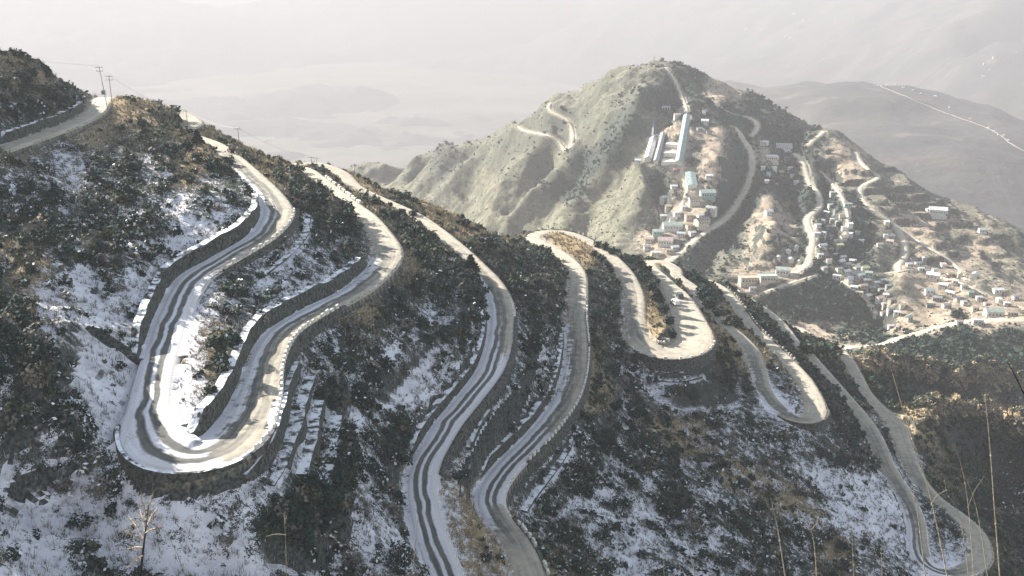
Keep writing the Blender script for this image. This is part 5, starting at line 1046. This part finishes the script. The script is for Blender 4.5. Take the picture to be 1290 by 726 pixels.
A0, A1, B0, B1 = hill_pt(846, 156), hill_pt(858, 156), hill_pt(833, 208), hill_pt(852, 208); o0 = np.array(ct.location)
for k in range(5):
    f0, f1 = k/5, (k+1)/5; q = [A0+(B0-A0)*f0, A1+(B1-A1)*f0, A1+(B1-A1)*f1, A0+(B0-A0)*f1]; zt = (q[0][2]+q[1][2]+q[2][2]+q[3][2])/4+.9
    m = MB(); m.add([(*(x[:2]-o0[:2]), zt-o0[2]-5) for x in q]+[(*(x[:2]-o0[:2]), zt-o0[2]) for x in q], [(3, 2, 1, 0), (4, 5, 6, 7), (0, 1, 5, 4), (1, 2, 6, 5), (2, 3, 7, 6), (3, 0, 4, 7)]); m.build('terrace', M_COURT, ct)
# gate pavilion: columns under two stacked roofs
q = hill_pt(839, 141); o = thing('gate_pavilion', 'small pillared pavilion with stacked roof at the head of the temple court', 'pavilion', q)
for sx in (-4, -1.4, 1.4, 4):
    m = MB(); m.tube([(sx, 0, -3), (sx, 0, 4)], .35, 8); m.build('column', M_TW, o)
m = MB(); m.box(-5.2, -1.4, 4, 5.2, 1.4, 4.6, .15); m.build('lintel', M_TW, o); m = gable(8.5, 2.6, 5.0, 1.0); m.build('roof', ROOF['grey'], o)
# mast on the summit
q = hill_pt(824, 77); o = thing('summit_mast', 'small dark lattice mast standing on the summit of the village hill', 'mast', q)
m = MB()
for sx, sy in ((-1, -1), (1, -1), (1, 1), (-1, 1)): m.tube([(sx*.9, sy*.9, -1), (sx*.3, sy*.3, 5)], .12, 5)
for z in (1, 2.4, 3.8):
    e = .9-.12*z; m.box(-e, -e-.05, z, e, -e+.05, z+.1); m.box(-e, e-.05, z, e, e+.05, z+.1); m.box(-e-.05, -e, z, -e+.05, e, z+.1); m.box(e-.05, -e, z, e+.05, e, z+.1)
m.build('lattice', M_POLE, o); m = MB(); m.box(-.5, -.2, 4.6, .5, .2, 5.6, .08); m.build('antenna', M_STEEL, o)
def hplant(u, v, h, kind, label): plant(u, v, h, kind, label, 1.3, None, hill_hit)
hplant(713, 115, 5, 'cone', 'tiny lone tree on the left skyline of the village hill'); hplant(1108, 197, 7, 'round', 'dark bush on the right skyline of the village hill')
hplant(893, 132, 12, 'round', 'dark green tree clump left of the tan summit field'); hplant(968, 293, 6, 'round', 'single green bush in the middle of the bare tan field')
hplant(1206, 400, 14, 'round', 'dark round tree beside the bend of the valley road'); hplant(1045, 194, 7, 'round', 'dark hedge tree behind the pale sports ground')
hplant(846, 148, 8, 'round', 'dark green tree inside the upper left of the temple court'); hplant(843, 160, 9, 'round', 'taller dark green tree in the left of the temple court')
# tiny far-off houses on the ridges behind
def far_hit(u, v): return march(MX, MY, MZ, u, v, 1.5, 12, 900)
for n, (u, v, w, c) in enumerate([(1117, 108, 6, 'white'), (1128, 107, 5, 'grey'), (1138, 111, 5, 'white'), (1150, 114, 5, 'white'), (1160, 118, 5, 'tan'), (1178, 122, 6, 'white'), (1196, 135, 5, 'white'), (1222, 150, 5, 'white'), (1245, 162, 7, 'white'), (1252, 166, 6, 'white'), (1258, 170, 6, 'tan'), (1264, 172, 7, 'white'), (1270, 177, 6, 'white'), (1240, 80, 6, 'white'), (1252, 72, 6, 'tan'), (1238, 98, 7, 'white'), (1246, 90, 6, 'tan'), (1000, 20, 8, 'white'), (1012, 27, 7, 'white'), (990, 47, 8, 'white'), (996, 49, 7, 'white'), (940, 38, 7, 'white')]):
    q, ok = far_hit([u], [v])
    if not ok[0]: print('far miss', u, v); continue
    q = q[0]; t = q[1]/ray(u, v)[1]; W = w*t*.5
    house(q, W, W*.6, W*.45, R(rnd.uniform(-40, 40)), c, 'tiny pale house speck in the far hamlets on the hazy mountains' if c == 'white' else ('tiny tan house speck in the far hamlets on the hazy mountains' if c == 'tan' else 'tiny grey house speck on the nearer hazy ridge line'), 'far hamlet houses', False, 0, False)
px = cr(np.array([(1105, 108), (1140, 122), (1175, 137), (1210, 150), (1250, 165), (1275, 183), (1300, 196)], float), 8); q, ok = far_hit(px[:, 0], px[:, 1]); q = q[ok]
if len(q) > 6:
    q = resample(np.c_[q, np.full(len(q), 1.6)], 20.0); q[:, 2] = np.maximum(q[:, 2], bil(MX, MY, MZ, q[:, 0], q[:, 1])); ribbon('road', q, M_TRACK, 2.0, .3, 5)

# ------------------------------------------------------------------ parked vehicles
M_WHITE = simple('white_car_paint', (.72, .72, .70), .05, 1, .35, 0, False, .5); M_TYRE = simple('tyre_rubber', (.02, .02, .02), .1, 6); M_RED = simple('red_car_paint', (.42, .05, .05), .05, 1, .35, 0, False, .5); M_DARKP = simple('dark_car_paint', (.05, .055, .07), .05, 1, .35, 0, False, .5); M_LAMP = simple('lamp_lens', (.7, .68, .6), .05, 3, .2, 0, False)
def car(p, yaw, paint, label, cat='jeep', van=False, s=1.0):
    o = thing('parked_jeep' if not van else 'parked_van', label, cat, p, yaw); o.scale = (s, s, s)
    prof = [(-2.0, .45), (-2.05, .95), (-1.95, 1.72), (-1.6, 1.86), (.55, 1.86), (1.05, 1.12), (1.95, 1.0), (2.08, .6), (2.0, .42)] if not van else [(-2.3, .4), (-2.35, 2.0), (-2.1, 2.2), (1.3, 2.2), (2.0, 1.2), (2.35, .9), (2.35, .4)]
    m = MB(); n = len(prof); vs = []
    for y, ins in ((-.84, .0), (-.78, .0), (.78, 0), (.84, 0)):
        for x, z in prof: k = .93 if abs(y) > .8 else 1.0; vs.append((x*(.985 if k < 1 else 1), y*(1-.10*max(0, z-1.0)), .42+(z-.42)*(.985 if k < 1 else 1)))
    fs = [tuple(range(n-1, -1, -1)), tuple(range(3*n, 4*n))]
    for r in range(3):
        for k in range(n): fs.append((r*n+k, r*n+(k+1) % n, (r+1)*n+(k+1) % n, (r+1)*n+k))
    m.add(vs, fs); m.build('body', paint, o)
    for sx in (-1.25, 1.25):
        for sy in (-.8, .8):
            m = MB(); m.tube([(sx, sy-.12, .36), (sx, sy+.12, .36)], .36, 14); wv = m.build('wheel', M_TYRE, o); m = MB(); m.tube([(sx, sy-.13, .36), (sx, sy+.13, .36)], .18, 10); m.build('rim', M_STEEL, wv)
    zt = 1.68 if not van else 2.0
    for sy in (-1, 1):
        for x0, x1 in ((-1.75, -.75), (-.65, .45)):
            m = MB(); y0 = sy*.80; y1 = sy*.765; m.add([(x0, sy*.845*.985, 1.15), (x1, sy*.845*.985, 1.15), (x1-.05, y0, zt), (x0+.05, y0, zt), (x0, y1-.05*sy, 1.15), (x1, y1-.05*sy, 1.15), (x1-.05, y1-.08*sy, zt), (x0+.05, y1-.08*sy, zt)], [(0, 1, 2, 3), (7, 6, 5, 4), (0, 4, 5, 1), (1, 5, 6, 2), (2, 6, 7, 3), (3, 7, 4, 0)]); m.build('window', M_GLASS, o)
    xw = (.62, 1.03) if not van else (1.42, 2.0); m = MB(); zz = (1.80, 1.20) if not van else (2.08, 1.26)
    m.add([(xw[0]+.03, -.66, zz[0]), (xw[0]+.03, .66, zz[0]), (xw[1]+.03, .72, zz[1]), (xw[1]+.03, -.72, zz[1]), (xw[0]-.1, -.66, zz[0]-.05), (xw[0]-.1, .66, zz[0]-.05), (xw[1]-.1, .72, zz[1]-.05), (xw[1]-.1, -.72, zz[1]-.05)], [(0, 1, 2, 3), (7, 6, 5, 4), (0, 4, 5, 1), (1, 5, 6, 2), (2, 6, 7, 3), (3, 7, 4, 0)]); m.build('windscreen', M_GLASS, o)
    for sy in (-.6, .6):
        m = MB(); x = 2.06 if not van else 2.34; m.box(x-.1, sy-.14, .72, x+.02, sy+.14, .9, .03); m.build('headlight', M_LAMP, o)
    return o
def road_pt(u, v):
    q, ok = near_hit([u], [v]); q = q[0]; k = np.argmin(np.hypot(RT[:, 0]-q[0], RT[:, 1]-q[1])); q[2] = RT[k, 2]; return q+[0, 0, .01], k
q, k = road_pt(850, 384); car(q, math.atan2(RT_T[k, 1], RT_T[k, 0])+.3, M_WHITE, 'white jeep parked on the platform beside the dark strip of bushes')
q, k = road_pt(856, 376); car(q, math.atan2(RT_T[k, 1], RT_T[k, 0])+.1, M_DARKP, 'dark jeep parked just behind the white jeep on the platform')
car(hill_pt(854, 215), .4, M_RED, 'small red car parked at the foot of the temple court', 'car'); car(hill_pt(865, 246), 1.2, M_DARKP, 'dark van parked on the track below the temple halls', 'van', True)
# stone ring and heap at the sandy tip of the platform
q, k = road_pt(834, 431); M_STONE = simple('loose_stone', (.42, .39, .34), .3, 2)
o = thing('stone_ring', 'low ring of pale stones on the sandy tip of the platform', 'stone ring', q-[0, 0, .1])
for n in range(11):
    a = n*.5; m = MB(); s = rnd.uniform(.3, .5); m.box(-s, -s*.7, -.2, s, s*.7, s*1.3, .12); c = m.build('stone', M_STONE, o); c.location = (math.cos(a)*1.7, math.sin(a)*1.4, 0); c.rotation_euler = (rnd.uniform(-.2, .2), rnd.uniform(-.2, .2), rnd.random()*6)

# ------------------------------------------------------------------ dry stalks close to the camera
M_STALK = simple('dry_stalk', (.34, .28, .20), .3, 30); M_STALKD = simple('dark_twig', (.04, .035, .03), .3, 30)
def stalk(px, d, label, r=.0055, side=(), dark=False, tip=False):
    t = d/FPX; pts = [W_t(u, v, t*(1+.02*i)) for i, (u, v) in enumerate(px)]
    q = np.array([p for p in cr(np.array(pts), 5)]); n = len(q); o = thing('dry_stalk', label, 'dry stalk', q[-1], 0, 'dry stalks in front'); b = q[-1]
    m = MB(); r *= .66; m.tube([p-b for p in q], [r*(.45+.75*i/n) for i in range(n)], 6)
    for i in range(6, n, 7): m.tube([q[i]-b-[0, 0, .006], q[i]-b+[0, 0, .006]], r*1.5, 6)
    m.build('stem', M_STALKD if dark else M_STALK, o)
    for sp in side:
        w = cr(np.array([W_t(u, v, t*1.01) for u, v in sp]), 4); m = MB(); m.tube([p-b for p in w], [r*.6*(1-.6*i/len(w)) for i in range(len(w))], 5); m.build('side_shoot', M_STALKD if dark else M_STALK, o)
    if tip:
        m = MB(); p0 = q[0]-b
        for k in range(9):
            e = p0+np.array([rnd.gauss(0, .02), rnd.gauss(0, .02), rnd.uniform(-.02, .05)]); m.tube([p0-[0, 0, .02*k*.4], e], [r*.35, r*.15], 4)
        m.build('seed_head', M_STALK, o)
stalk([(1123, 466), (1145, 540), (1165, 600), (1180, 660), (1197, 745)], 8, 'longest pale stalk leaning left, crossing the lower right hairpin roads', .007)
stalk([(1241, 497), (1247, 560), (1252, 630), (1256, 680), (1261, 745)], 8, 'tall nearly upright pale stalk in front of the bushy right spur', .0065, [], False, True)
stalk([(1269, 456), (1279, 474), (1291, 498), (1310, 530), (1330, 600), (1340, 760)], 7, 'dark bent twig poking in at the right edge', .009, [], True)
stalk([(1203, 560), (1214, 600), (1221, 650), (1228, 745)], 9, 'thin stalk between the long leaning stalk and the upright one', .004, [[(1219, 640), (1228, 618), (1240, 600)]])
stalk([(1211, 590), (1230, 640), (1247, 745)], 9, 'thin stalk bending right, beside the thin middle stalk', .0045)
stalk([(1150, 612), (1157, 655), (1168, 745)], 8, 'stalk with a forked side shoot over the lowest right road', .005, [[(1160, 650), (1178, 655), (1190, 660)], [(1156, 640), (1150, 625), (1146, 616)]])
stalk([(1190, 605), (1193, 622), (1207, 645), (1216, 690), (1222, 745)], 9, 'crooked stalk with a bent left arm near the right hairpin', .0045, [[(1193, 617), (1180, 625), (1174, 634)]])
stalk([(971, 628), (980, 668), (992, 745)], 8, 'pale stalk leaning left at the bottom, right of centre', .0065)
stalk([(1018, 652), (1026, 688), (1030, 745)], 8, 'pale stalk with a forked tip at the bottom, right of centre', .006, [[(1022, 668), (1015, 660), (1011, 651)], [(1022, 668), (1028, 660), (1031, 650)]])
stalk([(859, 665), (870, 698), (879, 745)], 8, 'short pale stalk below the snowy slope right of the third road', .0055)
stalk([(834, 682), (838, 745)], 9, 'shortest thin stalk, left of the short pale stalk at the bottom', .004)
stalk([(1073, 660), (1076, 745)], 9, 'thin upright stalk on the snow patch below the small hairpin', .004)
stalk([(1110, 690), (1112, 745)], 9, 'very short stalk just left of the lowest right road', .0045, [[(1111, 708), (1105, 700), (1100, 690)]])
stalk([(358, 650), (360, 690), (361, 745)], 7.5, 'pale stalk with one left side shoot below the old terraces', .0065, [[(360, 674), (348, 673), (335, 676)]], False, True)
stalk([(208, 668), (224, 700), (240, 745)], 7.5, 'stalk leaning left on the snow below the big hairpin', .0045)
stalk([(526, 655), (523, 690), (517, 745)], 8, 'thin stalk in front of the left edge of the second snowy road', .005)
o = thing('twiggy_plant', 'dead twiggy plant with pale seed tufts below the big hairpin', 'dead plant', W_t(176, 745, 7/FPX)); b = np.array(o.location); t7 = 7/FPX
m = MB(); q = cr(np.array([W_t(u, v, t7) for u, v in [(176, 745), (179, 705), (183, 672), (187, 636)]]), 4); m.tube([p-b for p in q], [.011*(1-.06*i) for i in range(len(q))], 6); m.build('stem', M_STALKD, o)
for (u0, v0, u1, v1) in [(182, 680, 162, 650), (182, 682, 152, 668), (181, 690, 160, 692), (183, 670, 176, 640), (184, 664, 198, 640), (183, 672, 200, 665), (180, 700, 166, 710), (186, 650, 192, 622), (185, 655, 178, 628)]:
    m = MB(); A, B = W_t(u0, v0, t7)-b, W_t(u1, v1, t7*rnd.uniform(.97, 1.03))-b; m.tube([A, (A+B)/2+[0, 0, .01], B], [.005, .004, .002], 5)
    for k in range(14):
        f = rnd.uniform(.35, 1.05); p0 = A+(B-A)*f; m.tube([p0, p0+np.array([rnd.gauss(0, .025), rnd.gauss(0, .02), rnd.gauss(.008, .022)])], [.0022, .001], 3)
    m.build('branch', M_STALK, o)
# ------------------------------------------------------------------ air, light, camera
def haze():
    t = NT('valley_haze'); v = t.n('VolumePrincipled')
    v.inputs['Color'].default_value = HAZE_COL; v.inputs['Density'].default_value = HAZE_D; v.inputs['Anisotropy'].default_value = HAZE_G
    t.l(v.outputs[0], t.out.inputs['Volume'])
    S2 = 26500.0; m = MB(); m.box(-S2, -S2, -1291.5, S2, S2, 46); o = m.build('haze', t.m, kind='stuff'); return o
HAZE_COL, HAZE_D, HAZE_G = (.435, .424, .442, 1), 1.85e-4, .1
haze()
w = bpy.data.worlds.new('World'); scene.world = w; w.use_nodes = True
nt = w.node_tree; nt.nodes.clear()
sky = nt.nodes.new('ShaderNodeTexSky'); sky.sky_type = 'NISHITA'; sky.sun_disc = False; sky.sun_elevation = SUN_EL
sky.sun_rotation = math.atan2(SUN[0], SUN[1]); sky.altitude = 2800; sky.dust_density = 2.5
bg = nt.nodes.new('ShaderNodeBackground'); bg.inputs['Strength'].default_value = SKY_S if 'SKY_S' in globals() else .09
ow = nt.nodes.new('ShaderNodeOutputWorld'); hs = nt.nodes.new('ShaderNodeHueSaturation'); hs.inputs['Saturation'].default_value = .42; nt.links.new(sky.outputs[0], hs.inputs['Color']); tm = nt.nodes.new('ShaderNodeMix'); tm.data_type = 'RGBA'; tm.blend_type = 'MULTIPLY'; tm.inputs[0].default_value = 1; tm.inputs[7].default_value = (.95, 1.03, 1.03, 1); nt.links.new(hs.outputs[0], tm.inputs[6]); nt.links.new(tm.outputs[2], bg.inputs[0]); nt.links.new(bg.outputs[0], ow.inputs[0])
L = bpy.data.lights.new('sun', 'SUN'); L.energy = 4.8; L.angle = R(.5); L.color = (1, .935, .84)
lo = bpy.data.objects.new('sun', L); COL.objects.link(lo)
from mathutils import Vector
lo.rotation_euler = Vector(-SUN).to_track_quat('-Z', 'Y').to_euler()
cam = bpy.data.cameras.new('camera'); cam.sensor_width = 36; cam.lens = 36*FPX/1290; cam.clip_start = .1; cam.clip_end = 60000
co = bpy.data.objects.new('camera', cam); COL.objects.link(co); co.location = (0, 0, 0); co.rotation_euler = (math.pi/2-PITCH, 0, 0)
scene.camera = co
scene.view_settings.view_transform = 'Standard'; scene.view_settings.look = 'None'; scene.view_settings.gamma = 1; scene.view_settings.exposure = 1.98
scene.render.engine = 'CYCLES'; cy = scene.cycles
cy.max_bounces = 4; cy.diffuse_bounces = 2; cy.glossy_bounces = 1; cy.transmission_bounces = 2; cy.volume_bounces = 1; cy.transparent_max_bounces = 4
cy.use_denoising = True; cy.use_adaptive_sampling = False; cy.caustics_reflective = False; cy.caustics_refractive = False; cy.sample_clamp_indirect = 6
